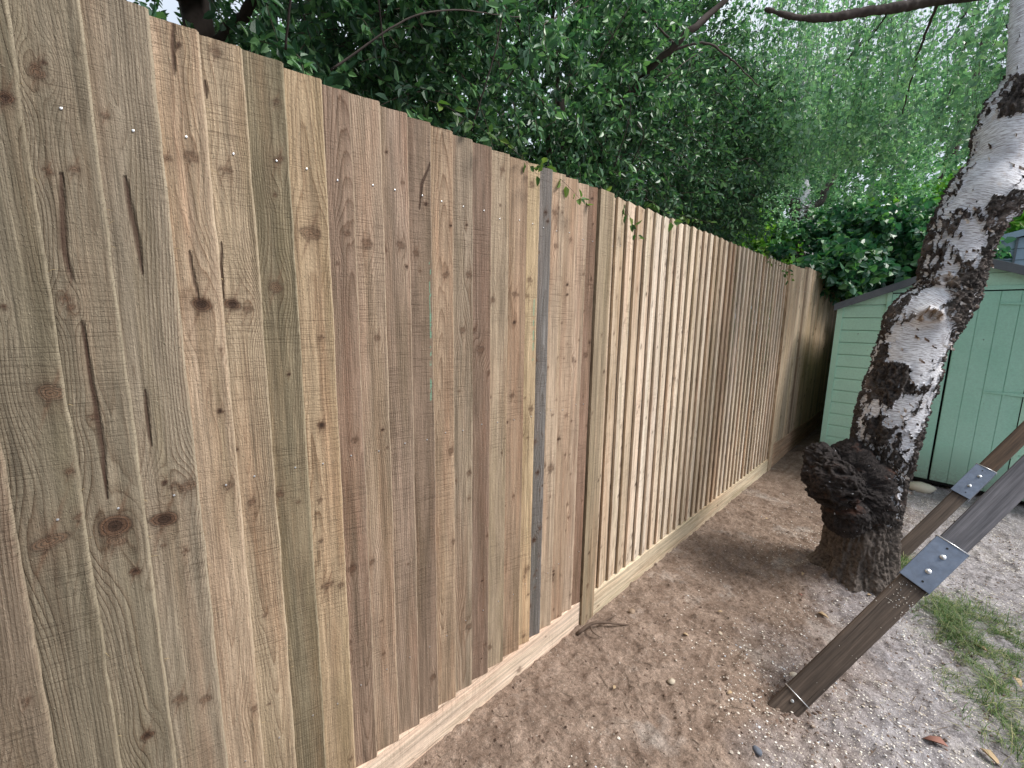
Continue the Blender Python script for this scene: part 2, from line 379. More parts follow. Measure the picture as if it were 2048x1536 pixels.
    A = {'ring': ring2, 'edge': np.concatenate([edge, np.full((nv,1),.6) if t_hi > t_lo else np.zeros((nv,1)), np.zeros((nv,1))],1).ravel(), 'edge_shade': np.concatenate([np.zeros((nv,nu)), np.zeros((nv,1)), np.full((nv,1), 1.0 if t_hi < t_lo else 0)],1).ravel(), 'knot': ext(kn), 'kd': ext(kd), 'kdark': ext(kdk), 'mark': ext(mark), 'teal': ext(tl)}
    if len(nails):
        nvs = []; nf = []; n = 8
        for (nu_, nv_) in nails:
            xx = t_lo+(t_hi-t_lo)*nu_/wd + .0016+float(np.interp(nv_, v, bw)); b0 = nV+len(nvs)
            for rr_, dx in ((.0020,-.002),(.0019,0),(.0009,.0004)):
                for k in range(n): a = 2*math.pi*k/n; nvs.append((xx+dx, nu_+rr_*math.cos(a), nv_+rr_*math.sin(a)))
            for q in range(2):
                for k in range(n): nf.append((b0+q*n+k, b0+q*n+(k+1)%n, b0+(q+1)*n+(k+1)%n, b0+(q+1)*n+k))
            nf.append((b0+2*n, b0+2*n+2, b0+2*n+4, b0+2*n+6))
        Vt = np.vstack([Vt, np.array(nvs)]); F.append(np.array(nf)); mi += [1]*len(nf)
        for k in A: A[k] = np.concatenate([A[k], np.zeros(len(nvs))])
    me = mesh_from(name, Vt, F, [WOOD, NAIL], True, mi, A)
    me.set_sharp_from_angle(angle=math.radians(35))
    return me

# ================================================================== FENCE
fence = thing('timber_fence', 'tall new timber fence of upright sawn boards along the bare soil', 'fence', (-1.0, 0, 0))
TOP = 1.857; GB = .112
def dull(c, k=.34):
    c = (min(255, c[0]*1.07), c[1]*1.03, c[2]*1.035)
    g_ = .3*c[0]+.59*c[1]+.11*c[2]; return tuple(c[i]*(1-k)+g_*k for i in range(3))
def add_board(y0, pitch, side, z0, z1, tone, res, resv, seed, rk, style=None, label=None):
    wd = pitch+.011
    if side > 0: tl_, th_, bl_, bh_ = .000, .018, -.004, .007; yb = y0-.011+.0; 
    else:        tl_, th_, bl_, bh_ = .018, .002, .006, -.003; yb = y0
    # side>0: thick edge far side; board spans y0-.011 .. y0+pitch ; side<0: thick edge near side, spans y0 .. y0+pitch+.011
    ks = []; sk = []; te = []
    if side > 0:
        for (ky, kz, s_, d_) in KNOTS:
            if y0+.002 < ky < y0+pitch-.002 and z0 < kz < z1: ks.append((ky-yb, kz-z0, s_, d_))
        for p, w_ in zip(STREAKS, SWID):
            cy = np.mean([a[0] for a in p])
            if y0 < cy < y0+pitch: sk.append(([(a-yb, b-z0) for a, b in p], w_))
        for p in TEAL:
            if y0 < p[0][0] < y0+pitch: te.append([(a-yb, b-z0) for a, b in p])
    nl = [(pitch*.55+random.uniform(-.008,.008)+(.011 if side > 0 else 0), zz-z0+random.uniform(-.008,.008)) for zz in (1.668, 1.02, .36)]
    me = plank_mesh('board', wd, z1-z0, tl_, th_, bl_, bh_, res, resv, ks, sk, te, nl, rand_knots=rk, seed=seed, style=style)
    o = link('board', me, fence, (0, yb, z0)); o.color = tone
    if label: o['label'] = label
    return o
e1 = [-.735,-.66,-.585,-.51,-.435,-.36,-.284,-.207,-.129,-.0527,.0235,.106,.1735,.2406,.3106,.385,.447,.519,.590,.658,.728,.798,.869,.943,1.0248,1.083,1.145,1.215,1.2885,1.353,1.412]
tones1 = {-.129:(120,112,90),-.0527:(130,121,98),.0235:(142,131,108),.106:(172,150,120),.1735:(166,148,116),.2406:(130,120,90),.3106:(174,150,112),.385:(142,118,96),.447:(164,142,116),.519:(152,130,108),.590:(140,118,96),.658:(166,141,110),.728:(152,136,112),.798:(136,112,92),.869:(168,150,120),.943:(160,134,104),1.0248:(192,168,124),1.083:(112,112,110),1.145:(184,162,132),1.215:(174,148,118),1.2885:(186,162,134),1.353:(150,118,94)}
for i in range(len(e1)-1):
    y0, y1 = e1[i], e1[i+1]
    c = tones1.get(y0, (126+random.randint(-8,8), 114+random.randint(-6,6), 92))
    st = {.106:0,.1735:0,.2406:1,.3106:2,.385:0,.447:1}.get(y0)
    lab = 'grey weathered board among the tan ones' if y0 == 1.083 else None
    near = -.2 < y0 < 1.0
    add_board(y0, y1-y0, 1, GB+.002+.0, TOP+random.uniform(-.004,.004), lin(*dull(c)), .0022 if near else .004, .0045 if near else .007, 10+i, (4 if near else 14) if y0 != 1.083 else 14, st, lab)
y = 1.508; i = 0
while y < 4.27:
    b = random.choice([(208,194,168),(200,186,160),(212,200,176),(198,184,158),(190,172,142),(206,196,176)])
    if i in (17, 18): b = (186,164,134)
    p = .0812 if i else .045
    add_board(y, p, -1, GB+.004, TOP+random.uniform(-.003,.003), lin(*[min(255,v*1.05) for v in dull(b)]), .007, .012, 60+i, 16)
    y += p; i += 1
y = 4.405; i = 0
while y < 7.1:
    b = random.choice([(190,170,138),(196,176,146),(180,160,128),(170,152,126),(200,180,150)])
    if i == 6: b = (130,108,84)
    rise = .0 if y < 4.9 else .03
    add_board(y, .092, 1, .22, TOP+.02+rise+random.uniform(-.004,.004), lin(*[min(255,v*1.1) for v in dull(b)]), .012, .02, 120+i, 10)
    y += .092; i += 1
# posts
def post(y0, y1, top, tone, xf=.021, seed=1, zb=-.25):
    me = plank_mesh('post', y1-y0, top-zb, xf, xf, xf-.1, xf-.1, .006, .012, [], rand_knots=10, seed=seed, style=1, rough=.6)
    o = link('post', me, fence, (0, y0, zb)); o.color = lin(*dull(tone, .25))
post(1.4135, 1.5065, 1.858, (158,144,116), .027, 301)
post(4.30, 4.40, 1.86, (184,166,138), .028, 302)
post(7.14, 7.24, 1.9, (150,130,104), .022, 303)
post(-.845, -.746, 1.858, (130,118,94), .022, 304)
# gravel boards
def gravel(y0, y1, tone, xf, seed, zt=GB, h=.15, dz=0):
    me = plank_mesh('gravel_board', h, y1-y0, xf, xf, xf-.024, xf-.024, .004, .010, [(h*.62, (1.03-y0), .010, 0)] if y0 < 1 else [], rand_knots=7, seed=seed, style=0, rough=1.3)
    o = link('gravel_board', me, fence, (0, y0, zt), (-math.pi/2, 0, 0)); o.color = lin(*dull(tone, .25))
    return o
gravel(-.745, 1.412, (220,204,182), .0165, 401)
gravel(1.509, 4.298, (206,196,166), .022, 402)
gravel(4.402, 7.138, (190,158,128), .017, 403, .222, .25)
# rails behind the boards
for z in (.36, 1.02, 1.668):
    mb = MB()
    mb.box((-.045, -.745, z-.02), (-.004, 1.41, z+.02)); mb.box((-.045, 1.51, z-.02), (-.004, 4.295, z+.02)); mb.box((-.045, 4.405, z-.02), (-.004, 7.13, z+.02))
    me = mb.mesh('rail', [WOOD]); o = link('rail', me, fence); o.color = lin(160,138,106)
# a few hairs of torn fibre and splinters on the near board edges
mb = MB()
for k in range(46):
    y0 = random.choice([.0235,-.0527,.106,.1735,.2406]); z = random.uniform(.3,1.8); L = random.uniform(.004,.014)
    a = random.uniform(-1.2,1.2); p = np.array([.0155, y0, z]); q = p+np.array([.003, L*math.cos(a), L*math.sin(a)])
    mb.tube([p, (p+q)/2+np.array([.001,0,.001]), q], [.0004,.0003,.0001], 4)
o = mb.build('splinter', [WOOD], fence, True); o.color = lin(200,180,140); o['kind'] = 'stuff'
# ================================================================== GROUND
def gh(x, y):
    h = (fbm(x*1.1+3, y*1.1+1, o=3)-.5)*.05 + (fbm(x*6, y*6, o=3)-.5)*.016
    h = h + .02*sstep(.35,.0,np.abs(x+.92))*0
    h = h + .075*sstep(4.5,5.3,y)*sstep(-.62,-.85,x)
    d = np.hypot(x+.165, y-2.84); h = h + .06*np.exp(-(d/.27)**2)
    h = h - (h+.004)*.95*np.exp(-(((x+.22)/.13)**2+((y-1.62)/.13)**2)**2)
    fl = np.exp(-((x+1.0)/.12)**2)*((y > -1) & (y < 7.3)); h = h*(1-fl*.8) + fl*.004*fbm(x*20,y*20,o=2)
    h = h*sstep(40,12,np.hypot(x,y))
    return h
def gfine(x, y):
    c1 = np.clip(fbm(x*34+7, y*34, o=3)-.47, 0, 1)*.044
    return c1 + (fbm(x*90, y*90, o=3)-.5)*.006
def axis_pts(lo, hi, step, far, k=1.25):
    a = list(np.arange(lo, hi, step)); s = step; v = hi
    while v < far: a.append(v); s *= k; v += s
    s = step; v = lo-step
    b = []
    while v > -far: b.append(v); s *= k; v -= s
    return np.array(b[::-1]+a)
gx = axis_pts(-1.25, 1.0, .0085, 900); gy = axis_pts(.25, 3.6, .0095, 900, 1.07)
GX, GY = np.meshgrid(gx, gy)
fade = sstep(14,5,np.hypot(GX,GY))
GZ = gh(GX, GY) + gfine(GX, GY)*fade - .012
nyy, nxx = GX.shape
j, i = np.meshgrid(np.arange(nyy-1), np.arange(nxx-1), indexing='ij')
GF = np.stack([j*nxx+i, j*nxx+i+1, (j+1)*nxx+i+1, (j+1)*nxx+i], -1).reshape(-1,4)
def soil():
    s = NT('trodden_soil', .95); s.b.inputs['Specular IOR Level'].default_value = .15
    c = s.coords(rnd=False)
    def N(v, d=4, r=.6): return s.noise(c, v, d, r)
    big = N(1.4, 5); mid = N(9, 5); fine = N(70, 4, .7); fin2 = N(260, 3, .7)
    col = s.mix(s.ramp(mid, [(.3,0),(.7,1)]), lin(112,95,84), lin(150,132,119))
    # greyer, dustier area to the right of the fence line
    sp = s.n('SeparateXYZ'); s.l(c, sp.inputs[0])
    gy_ = s.math('ADD', sp.outputs[0], s.math('MULTIPLY', s.math('SUBTRACT', big, .5), 1.3))
    gm = s.ramp(s.math('MULTIPLY_ADD', gy_, .9, .62), [(.25,0),(.65,1)])
    col = s.mix(gm, col, s.mix(s.ramp(mid, [(.3,0),(.7,1)]), lin(124,119,121), lin(164,160,163)))
    pale = s.ramp(N(3.1, 4, .65), [(.56,0),(.7,1)])
    col = s.mix(s.math('MULTIPLY', pale, .45), col, lin(186,180,174))
    dk = s.ramp(N(4.7, 4, .7), [(.55,0),(.7,1)])
    col = s.mix(s.math('MULTIPLY', dk, .4), col, lin(86,70,60))
    col = s.mix(1.0, col, s.ramp(fine, [(.3,(.52,.51,.50,1)),(.7,(1.35,1.35,1.35,1))]), 'MULTIPLY')
    col = s.mix(1.0, col, s.ramp(fin2, [(.3,(.55,.55,.55,1)),(.72,(1.4,1.4,1.4,1))]), 'MULTIPLY')
    v = s.n('TexVoronoi'); s.l(c, v.inputs['Vector']); v.inputs['Scale'].default_value = 120
    vm = s.ramp(v.outputs['Distance'], [(.14,1),(.24,0)])
    vc = s.n('SeparateColor'); s.l(v.outputs['Color'], vc.inputs[0])
    pick = s.math('GREATER_THAN', vc.outputs[0], .62); pz = s.math('MULTIPLY', s.math('MULTIPLY', vm, pick), s.math('MULTIPLY_ADD', gm, .65, .25))
    col = s.mix(pz, col, lin(220,212,200))
    s.out(col); s.bump(s.math('ADD', s.math('MULTIPLY', fine, .8), s.math('MULTIPLY', fin2, .4)), .8, .006)
    return s.m
SOIL = soil()
g = link('ground', mesh_from('ground', np.stack([GX,GY,GZ],-1).reshape(-1,3), GF, SOIL)); tag(g, 'bare trodden brown soil with pale dust and debris', None, None, 'structure')
def gz(x, y): return float(gh(np.array([x]), np.array([y]))[0]+gfine(np.array([x]), np.array([y]))[0]-.012)

# ---- loose grit and soil crumbs (uncountable)
def scatter_lumps(name, n, area, smin, smax, mat, label, cat_seed, sq=.6, dens=None):
    r = np.random.default_rng(cat_seed)
    base = np.array([(0,0,1),(1,0,.1),(.3,.95,0),(-.8,.6,.1),(-.8,-.6,0),(.3,-.95,.05),(0,0,-.5)], float)
    tri = np.array([(0,1,2),(0,2,3),(0,3,4),(0,4,5),(0,5,1),(6,2,1),(6,3,2),(6,4,3),(6,5,4),(6,1,5)])
    x = r.uniform(area[0], area[1], n*3); y_ = r.uniform(area[2], area[3], n*3)
    if dens is not None:
        k = r.random(n*3) < dens(x, y_); x = x[k][:n]; y_ = y_[k][:n]
    else: x = x[:n]; y_ = y_[:n]
    n = len(x); z = gh(x, y_)+gfine(x, y_)-.012
    s = smin*(smax/smin)**(r.random(n)**2.2)
    a = r.uniform(0, 6.28, n); ca, sa = np.cos(a), np.sin(a)
    B = base[None]*(1+r.uniform(-.35,.35,(n,7,1)))*s[:,None,None]*np.stack([np.ones(n), r.uniform(.5,1,n), r.uniform(.3,sq+.1,n)],-1)[:,None,:]
    X = B[...,0]*ca[:,None]-B[...,1]*sa[:,None]+x[:,None]; Y = B[...,0]*sa[:,None]+B[...,1]*ca[:,None]+y_[:,None]
    Z = B[...,2]+z[:,None]+s[:,None]*.15
    V = np.stack([X,Y,Z],-1).reshape(-1,3); F = (tri[None]+(np.arange(n)*7)[:,None,None]).reshape(-1,3)
    o = link(name, mesh_from(name, V, F, mat, False)); tag(o, label, None, None, 'stuff'); return o
def spec_mat(name, stops, rough=.9, sc=1):
    s = NT(name, rough); ge = s.n('NewGeometry'); 
    n = s.noise(s.coords(rnd=False), 160, 3)
    col = s.mix(1.0, s.ramp(ge.outputs['Random Per Island'], stops), s.ramp(n, [(.3,(.75,.75,.75,1)),(.7,(1.2,1.2,1.2,1))]), 'MULTIPLY')
    s.out(col); return s.m
CRUMB = spec_mat('soil_crumbs', [(0,lin(70,56,48)),(.5,lin(118,98,86)),(.9,lin(146,130,117)),(1,lin(178,168,158))])
CHIP = spec_mat('pale_chips', [(0,lin(176,164,150)),(.4,lin(216,208,196)),(.8,lin(240,236,228)),(1,lin(180,190,205))], .7)
scatter_lumps('soil_crumbs', 16000, (-1.0, .5, .35, 4.2), .0012, .0068, CRUMB, 'small crumbs and clods of brown soil lying on the ground', 5)
scatter_lumps('pale_chips', 34000, (-.75, 1.2, .7, 4.6), .0012, .0054, CHIP, 'pale seed husks and bark chips sprinkled over the soil', 6, .3,
              lambda x, y_: np.clip(.15+1.1*sstep(-.6,.1,x+(fbm(x*2,y_*2,o=3)-.5)*.8), 0, 1)*sstep(.35,.6,fbm(x*5,y_*5+9,o=3)))

# ---- named stones
STONE = {}
def stone(loc, r, col, label, seed, flat=.6):
    n, k = 14, 9; V = []
    for a in range(k+1):
        th = math.pi*a/k
        for b in range(n):
            ph = 2*math.pi*b/n; V.append((math.sin(th)*math.cos(ph), math.sin(th)*math.sin(ph), math.cos(th)))
    V = np.array(V); q = 1+.35*(fbm(V[:,0]*1.4+seed, V[:,1]*1.4, V[:,2]*1.4, o=3)-.5)*2
    V = V*q[:,None]*r*np.array([1.15,.85,flat])
    F = [(a*n+b, a*n+(b+1)%n, (a+1)*n+(b+1)%n, (a+1)*n+b) for a in range(k) for b in range(n)]
    key = col
    if key not in STONE:
        s = NT('stone_%d' % len(STONE), .8); s.out(s.mix(s.noise(s.coords(), 60, 4), tuple(c*.75 for c in lin(*col)[:3])+(1,), lin(*col))); STONE[key] = s.m
    o = link('stone', mesh_from('stone', V, np.array(F), STONE[key]), None, (loc[0], loc[1], gz(*loc)+r*.2), (0,0,seed)); tag(o, label, 'stone')
stone((-.56,1.43), .014, (190,178,160), 'cream rounded pebble on the brown soil, biggest one lying between fence and timber leg foot', 1.2)
stone((-.25,1.37), .015, (104,110,122), 'blue grey pebble on the soil in front of the timber leg foot', 2.7)
stone((-.24,1.80), .013, (214,204,188), 'white pebble resting against the left side of the near timber leg', 3.9)
stone((-.52,1.82), .010, (186,172,154), 'small buff pebble on open soil left of the near timber leg', 5.1)
stone((.03,4.80), .085, (214,206,188), 'pale broken stone block on the soil at the foot of the green shed door', 6.5, .5)
stone((-.86,1.66), .016, (150,130,112), 'brown clod against the gravel board right of the first fence post', 7.7)

# ---- fallen leaves
def leaf_mat(name, a, b, c=None, rough=.45, trans=.35, spec=.5):
    s = NT(name, rough); ge = s.n('NewGeometry'); r = ge.outputs['Random Per Island']
    st = [(0, a), (.55, b)] + ([(1, c)] if c else [])
    n = s.noise(s.coords(rnd=False), 1.7, 3)
    col = s.mix(1.0, s.ramp(r, st), s.ramp(n, [(.3,(.75,.78,.75,1)),(.7,(1.25,1.22,1.2,1))]), 'MULTIPLY')
    s.l(col, s.b.inputs['Base Color']); s.b.inputs['Specular IOR Level'].default_value = spec
    if trans:
        tr = s.n('BsdfTranslucent'); mx = s.n('MixShader'); mx.inputs[0].default_value = trans
        s.l(s.mix(1.0, col, (1.15,1.45,.85,1), 'MULTIPLY'), tr.inputs[0]); s.l(s.b.outputs[0], mx.inputs[1]); s.l(tr.outputs[0], mx.inputs[2])
        s.l(mx.outputs[0], s.t.nodes['Material Output'].inputs[0])
    return s.m
def leaves_geo(P, D, Nn, L, W, fold=.25, curl=.12, tipw=.45):
    D = D/np.linalg.norm(D,axis=1,keepdims=True); S = np.cross(D, Nn); S /= np.linalg.norm(S,axis=1,keepdims=True)+1e-9; Nn = np.cross(S, D)
    L = L[:,None]; W = W[:,None]
    B = P; T = P+D*L-Nn*L*curl
    l1 = P+D*L*.33-S*W*.5+Nn*W*fold; l2 = P+D*L*.72-S*W*tipw*.8+Nn*(W*fold*.8-L*curl*.5)
    r1 = P+D*L*.33+S*W*.5+Nn*W*fold; r2 = P+D*L*.72+S*W*tipw*.8+Nn*(W*fold*.8-L*curl*.5)
    V = np.stack([B,l1,l2,T,r2,r1],1).reshape(-1,3); n = len(P)
    o = (np.arange(n)*6)[:,None]
    F = np.concatenate([o+np.array([[0,3,2,1]]), o+np.array([[0,5,4,3]])])
    return V, F
DRY = leaf_mat('dry_leaf', lin(132,104,84), lin(176,152,124), lin(204,190,164), .7, .1, .2)
REDL = leaf_mat('red_leaf', lin(128,88,80), lin(148,108,98), None, .7, .1, .2)
DL = [((-.25,2.31),'D','curled brown leaf on the soil in front of the birch base',.045),((-.33,2.40),'R','small red leaf on the soil left of the near leg, below the birch base',.028),
 ((-.37,2.62),'D','orange tan leaf scrap on soil just left of the birch base',.028),((-.10,2.62),'D','yellow leaf on the soil tight against the front of the birch base',.026),
 ((.18,1.84),'R','long red leaf lying on dusty soil by the frame edge',.06),((.25,1.91),'D','cream curled leaf beside the long red leaf',.055),
 ((-.69,1.23),'D','pale leaf flake on soil close to the gravel board before the first post',.022),((-.38,1.54),'D','cream leaf flake standing on the soil midway between gravel board and leg foot',.022),
 ((-.63,1.69),'D','broken white-tan leaf on soil beyond the first post',.024),((.30,2.55),'D','buff leaf caught in the sparse grass patch',.05),
 ((.36,2.42),'D','tan leaf lying on the far right of the sparse grass',.045),((-.70,3.19),'D','ochre leaf on the bare soil between fence and birch burl',.03),((-.56,1.96),'D','small crisp leaf on soil right of the striped fence bay foot',.022)]
for k, ((x, y_), c, lb, L) in enumerate(DL):
    a = k*2.4; V, F = leaves_geo(np.zeros((1,3)), np.array([[math.cos(a),math.sin(a),.15]]), np.array([[.2,.1,1.]]), np.array([L]), np.array([L*.5]), .3, .3)
    o = link('fallen_leaf', mesh_from('fallen_leaf', V, F, DRY if c == 'D' else REDL), None, (x, y_, gz(x,y_)+.008)); tag(o, lb, 'leaf', 'dry leaves fallen on the soil')
    for mm in (o.modifiers.new('thick','SOLIDIFY'),): mm.thickness = .0006
# twig litter
TWIG = NT('twig_litter', .9); TWIG.out(TWIG.mix(TWIG.noise(TWIG.coords(), 30), lin(64,52,44), lin(150,134,118))); TWIG = TWIG.m
mb = MB(); r = np.random.default_rng(8)
for k in range(900):
    x = r.uniform(-.95,1.3); y_ = r.uniform(.6,5.0); a = r.uniform(0,6.28); L = r.uniform(.015,.07)
    p = [np.array([x+math.cos(a)*L*t+r.uniform(-.004,.004), y_+math.sin(a)*L*t+r.uniform(-.004,.004), 0]) for t in (-.5,0,.5)]
    for q in p: q[2] = gz(q[0], q[1])+.002
    mb.tube(p, [.0010,.0009,.0005], 4)
o = mb.build('twig_litter', [TWIG]); tag(o, 'thin dry twigs and stalks strewn over the soil', None, None, 'stuff')
V_ = []; r = np.random.default_rng(15)
scatter_lumps('soil_heap', 260, (-.33, -.12, 1.54, 1.72), .002, .009, CRUMB, 'loose soil crumbs heaped round the foot of the near timber leg', 16)
# exposed root by the post
ROOTM = NT('root_bark', .95); ROOTM.out(ROOTM.mix(ROOTM.noise(ROOTM.coords(), 40), lin(70,56,48), lin(112,96,84))); ROOTM = ROOTM.m
mb = MB()
for pts, rr in (([(-.955,1.36,.0),(-.93,1.42,.03),(-.90,1.47,.03),(-.86,1.53,.012),(-.82,1.60,-.01)],.008),([(-.93,1.42,.025),(-.90,1.40,.02),(-.87,1.42,.0)],.005),([(-.90,1.47,.03),(-.89,1.53,.03),(-.90,1.58,.005)],.005)):
    mb.tube(spline(pts, 12), np.linspace(rr, rr*.4, 12), 7)
o = mb.build('root', [ROOTM], None, True); tag(o, 'knobbly exposed root poking out of the soil at the foot of the first fence post', 'root')

# ---- grass
def gdens(x, y_):
    m_ = sstep(.0,.16,x-.32*np.clip(2.55-y_,0,1))*sstep(1.7,2.2,y_)*sstep(3.1,2.8,y_-.2*x)
    return m_*np.clip(sstep(.46,.64,fbm(x*3.6+5, y_*3.6, o=4))*.34 + .55*np.exp(-(((x-.24)/.15)**2+((y_-2.70)/.22)**2)), 0, 1) + .8*np.exp(-(((x+.0)/.045)**2+((y_-3.12)/.14)**2))
r = np.random.default_rng(21); n0 = 90000
x = r.uniform(-.08,1.3,n0); y_ = r.uniform(1.6,3.6,n0); k = r.random(n0) < gdens(x, y_)*2.1*sstep(.36,.60,fbm(x*17, y_*17+3, o=3)); x = x[k]; y_ = y_[k]; n = len(x)
z = gh(x, y_)+gfine(x,y_)-.014; a = r.uniform(0,6.28,n); L = r.uniform(.015,.05,n)*(1+1.3*sstep(.45,.7,fbm(x*9,y_*9,o=2))); lean = r.uniform(.5,1.6,n); wv = r.uniform(.0006,.0014,n)
dx, dy = np.cos(a), np.sin(a); S = np.stack([-dy, dx, np.zeros(n)],-1)*wv[:,None]
b0 = np.stack([x,y_,z],-1)
def gp(t): return b0+np.stack([dx*L*lean*t*t, dy*L*lean*t*t, L*t*(1.05-.45*t*np.minimum(lean,1.4))],-1)
V = np.stack([gp(0)-S, gp(0)+S, gp(.5)-S*.9, gp(.5)+S*.9, gp(1.)],1).reshape(-1,3); o_ = (np.arange(n)*5)[:,None]
GRASS = leaf_mat('grass', lin(72,96,60), lin(104,132,84), lin(182,176,136), .6, .3, .3)
o = link('grass', mesh_from('grass', V, [o_+np.array([[0,1,3,2]]), o_+np.array([[2,3,4]])], GRASS, False)); tag(o, 'sparse short green grass growing on the dusty soil', None, None, 'stuff')

# ================================================================== SWING FRAME (two leaning timber legs with steel sleeves)
def leg_wood(name, c1, c2):
    s = NT(name, .7); c = s.coords()
    def sc(v):
        o = s.n('VectorMath', operation='MULTIPLY'); s.l(c, o.inputs[0]); o.inputs[1].default_value = v; return o.outputs[0]
    g1 = s.noise(sc((70,70,2.5)), 1, 5, .65, .3); g2 = s.noise(sc((260,260,8)), 1, 3, .6); b = s.noise(sc((5,5,3)), 1, 4)
    col = s.mix(s.ramp(g1, [(.32,0),(.68,1)]), c1, c2)
    col = s.mix(1.0, col, s.ramp(g2, [(.3,(.72,.72,.72,1)),(.7,(1.2,1.2,1.2,1))]), 'MULTIPLY')
    col = s.mix(1.0, col, s.ramp(b, [(.3,(.75,.75,.75,1)),(.7,(1.2,1.2,1.2,1))]), 'MULTIPLY')
    ck = s.ramp(s.noise(sc((120,120,3)), 1, 2), [(.66,0),(.7,1)]); col = s.mix(s.math('MULTIPLY', ck, .6), col, (.015,.012,.01,1))
    s.out(col); s.bump(s.math('ADD', g1, s.math('MULTIPLY', ck, -1.)), .6, .003); return s.m
LEGB = leg_wood('dark_brown_timber', lin(66,57,51), lin(104,90,80))
LEGG = leg_wood('weathered_grey_timber', lin(72,72,78), lin(112,110,116))
LEGR = leg_wood('red_brown_timber', lin(56,43,34), lin(98,77,60))
swing = thing('swing_frame', 'dark stained timber frame with leaning legs joined by grey steel sleeves standing on the soil', 'swing frame', (-.22, 1.62, 0))
DIR = Vector((.4165,.581,.699)).normalized()
def leg(base, phi, segs, brk, foot, wd, td):
    a = Vector((.812,-.583,0)).normalized(); bd = DIR.cross(a)
    e = (a*math.cos(phi)+bd*math.sin(phi)).normalized(); e2 = DIR.cross(e)  # e: across the wide face ; e2: away from viewer
    if e2.dot(RF) < 0: e2 = -e2
    M = Matrix((( e.x, e2.x, DIR.x, base[0]), (e.y, e2.y, DIR.y, base[1]), (e.z, e2.z, DIR.z, base[2]), (0,0,0,1)))
    Lo = M.inverted()
    holder = None
    for (t0, t1, w_, d_, mat) in segs:
        mb = MB(); mb.box((-w_/2, 0, t0), (w_/2, d_, t1))
        o = mb.build('leg', [mat], swing, False, .009 if d_ < .09 else .012)
        if t0 < .01:
            # cut flat on the ground
            me = o.data
            for v_ in me.vertices:
                if v_.co.z < .01:
                    p = M @ v_.co; v_.co.z -= (p.z+.02)/DIR.z
        o.matrix_parent_inverse = Matrix.Identity(4); o.matrix_basis = Matrix.Translation((.22,-1.62,0)) @ M
        if holder is None: holder = o
    def sub(mb, name, mat, smooth=False, bevel=0):
        ob = mb.build(name, mat, holder, smooth, bevel); return ob
    t0, t1 = brk; bw = wd+.012; mb = MB()
    # sleeve: front plate + two returned cheeks, with rolled end lips
    mb.box((-bw/2, -.010, t0), (bw/2, -.007, t1)); mb.box((-bw/2, -.007, t0), (-bw/2+.003, td*.9, t1)); mb.box((bw/2-.003, -.007, t0), (bw/2, td*.9, t1))
    sub(mb, 'bracket', [GALV], False, .002)
    lip = MB()
    for t in (t1,): lip.tube([(-bw/2-.001,.012,t),(-bw/2-.001,-.009,t),(0,-.012,t),(bw/2+.001,-.009,t),(bw/2+.001,.012,t)], .0022, 6)
    sub(lip, 'lip', [NAIL], True)
    for tt, xx in ((t0+(t1-t0)*.33, .004),(t0+(t1-t0)*.70, .004)):
        m2 = MB(); m2.cyl((xx,-.010,tt), (0,-1,0), .0085, .003, 16, 0, .002); m2.cyl((xx,-.014,tt), (0,-1,0), .0045, .004, 6, 0, .001); sub(m2, 'bolt', [NAIL])
    for tt, xx in ((t0+(t1-t0)*.12, .012),(t0+(t1-t0)*.88, -.004)):
        hl = MB(); hl.cyl((xx,-.0104,tt), (0,-1,0), .0035, .0006, 10); sub(hl, 'screw_hole', [DARK])
    if foot:
        fm = MB(); fm.tube([(-wd/2-.002,td*.5,.062),(-wd/2-.003,-.002,.062),(0,-.004,.062),(wd/2+.003,-.002,.062),(wd/2+.002,td*.5,.062)], .0018, 6); sub(fm, 'foot_strap', [NAIL], True)
        fm = MB(); fm.cyl((-.0,-.001,.036), (0,-1,0), .0055, .003, 10, 0, .001); sub(fm, 'screw', [NAIL])
    return holder
l1 = leg((-.228,1.617,.0), math.radians(34), [(0,.70,.081,.062,LEGB),(.72,2.75,.079,.08,LEGG)], (.640,.835), True, .081, .062)
l2 = leg((-.035,3.21,.0), math.radians(30), [(0,.70,.070,.062,LEGB),(.70,2.72,.074,.075,LEGR)], (.54,.76), False, .078, .065)
# beam and far legs, outside the picture
mb = MB(); mb.box((-.045,0,-.045), (.045,2.2,.045)); o = mb.build('beam', [LEGG], swing, False, .008)
o.location = (.22+.93, -1.62+2.85, 1.93)
for yb in (3.2, 4.75):
    mb = MB(); p0 = Vector((.93-.0, yb, 1.93)); p1 = Vector((1.9, yb+.1, -.02)); d = p1-p0
    mb.box((-.04,-.04,0), (.04,.04,d.length), 0, (d.to_track_quat('Z','Y').to_matrix()))
    o = mb.build('leg', [LEGG], swing, False, .008); o.location = p0-Vector((-.22,1.62,0))
# pale seeds caught on the timber
mb = MB(); r = np.random.default_rng(4)
for k in range(60):
    t = r.uniform(.52,.635) if k < 44 else r.uniform(.1,.63); xx = r.uniform(-.04,.04); mb.cyl((xx,-.0008,t), (0,-1,0), r.uniform(.0007,.0017), .001, 5)
mb.build('seed_debris', [CHIP], l1)['kind'] = 'stuff'

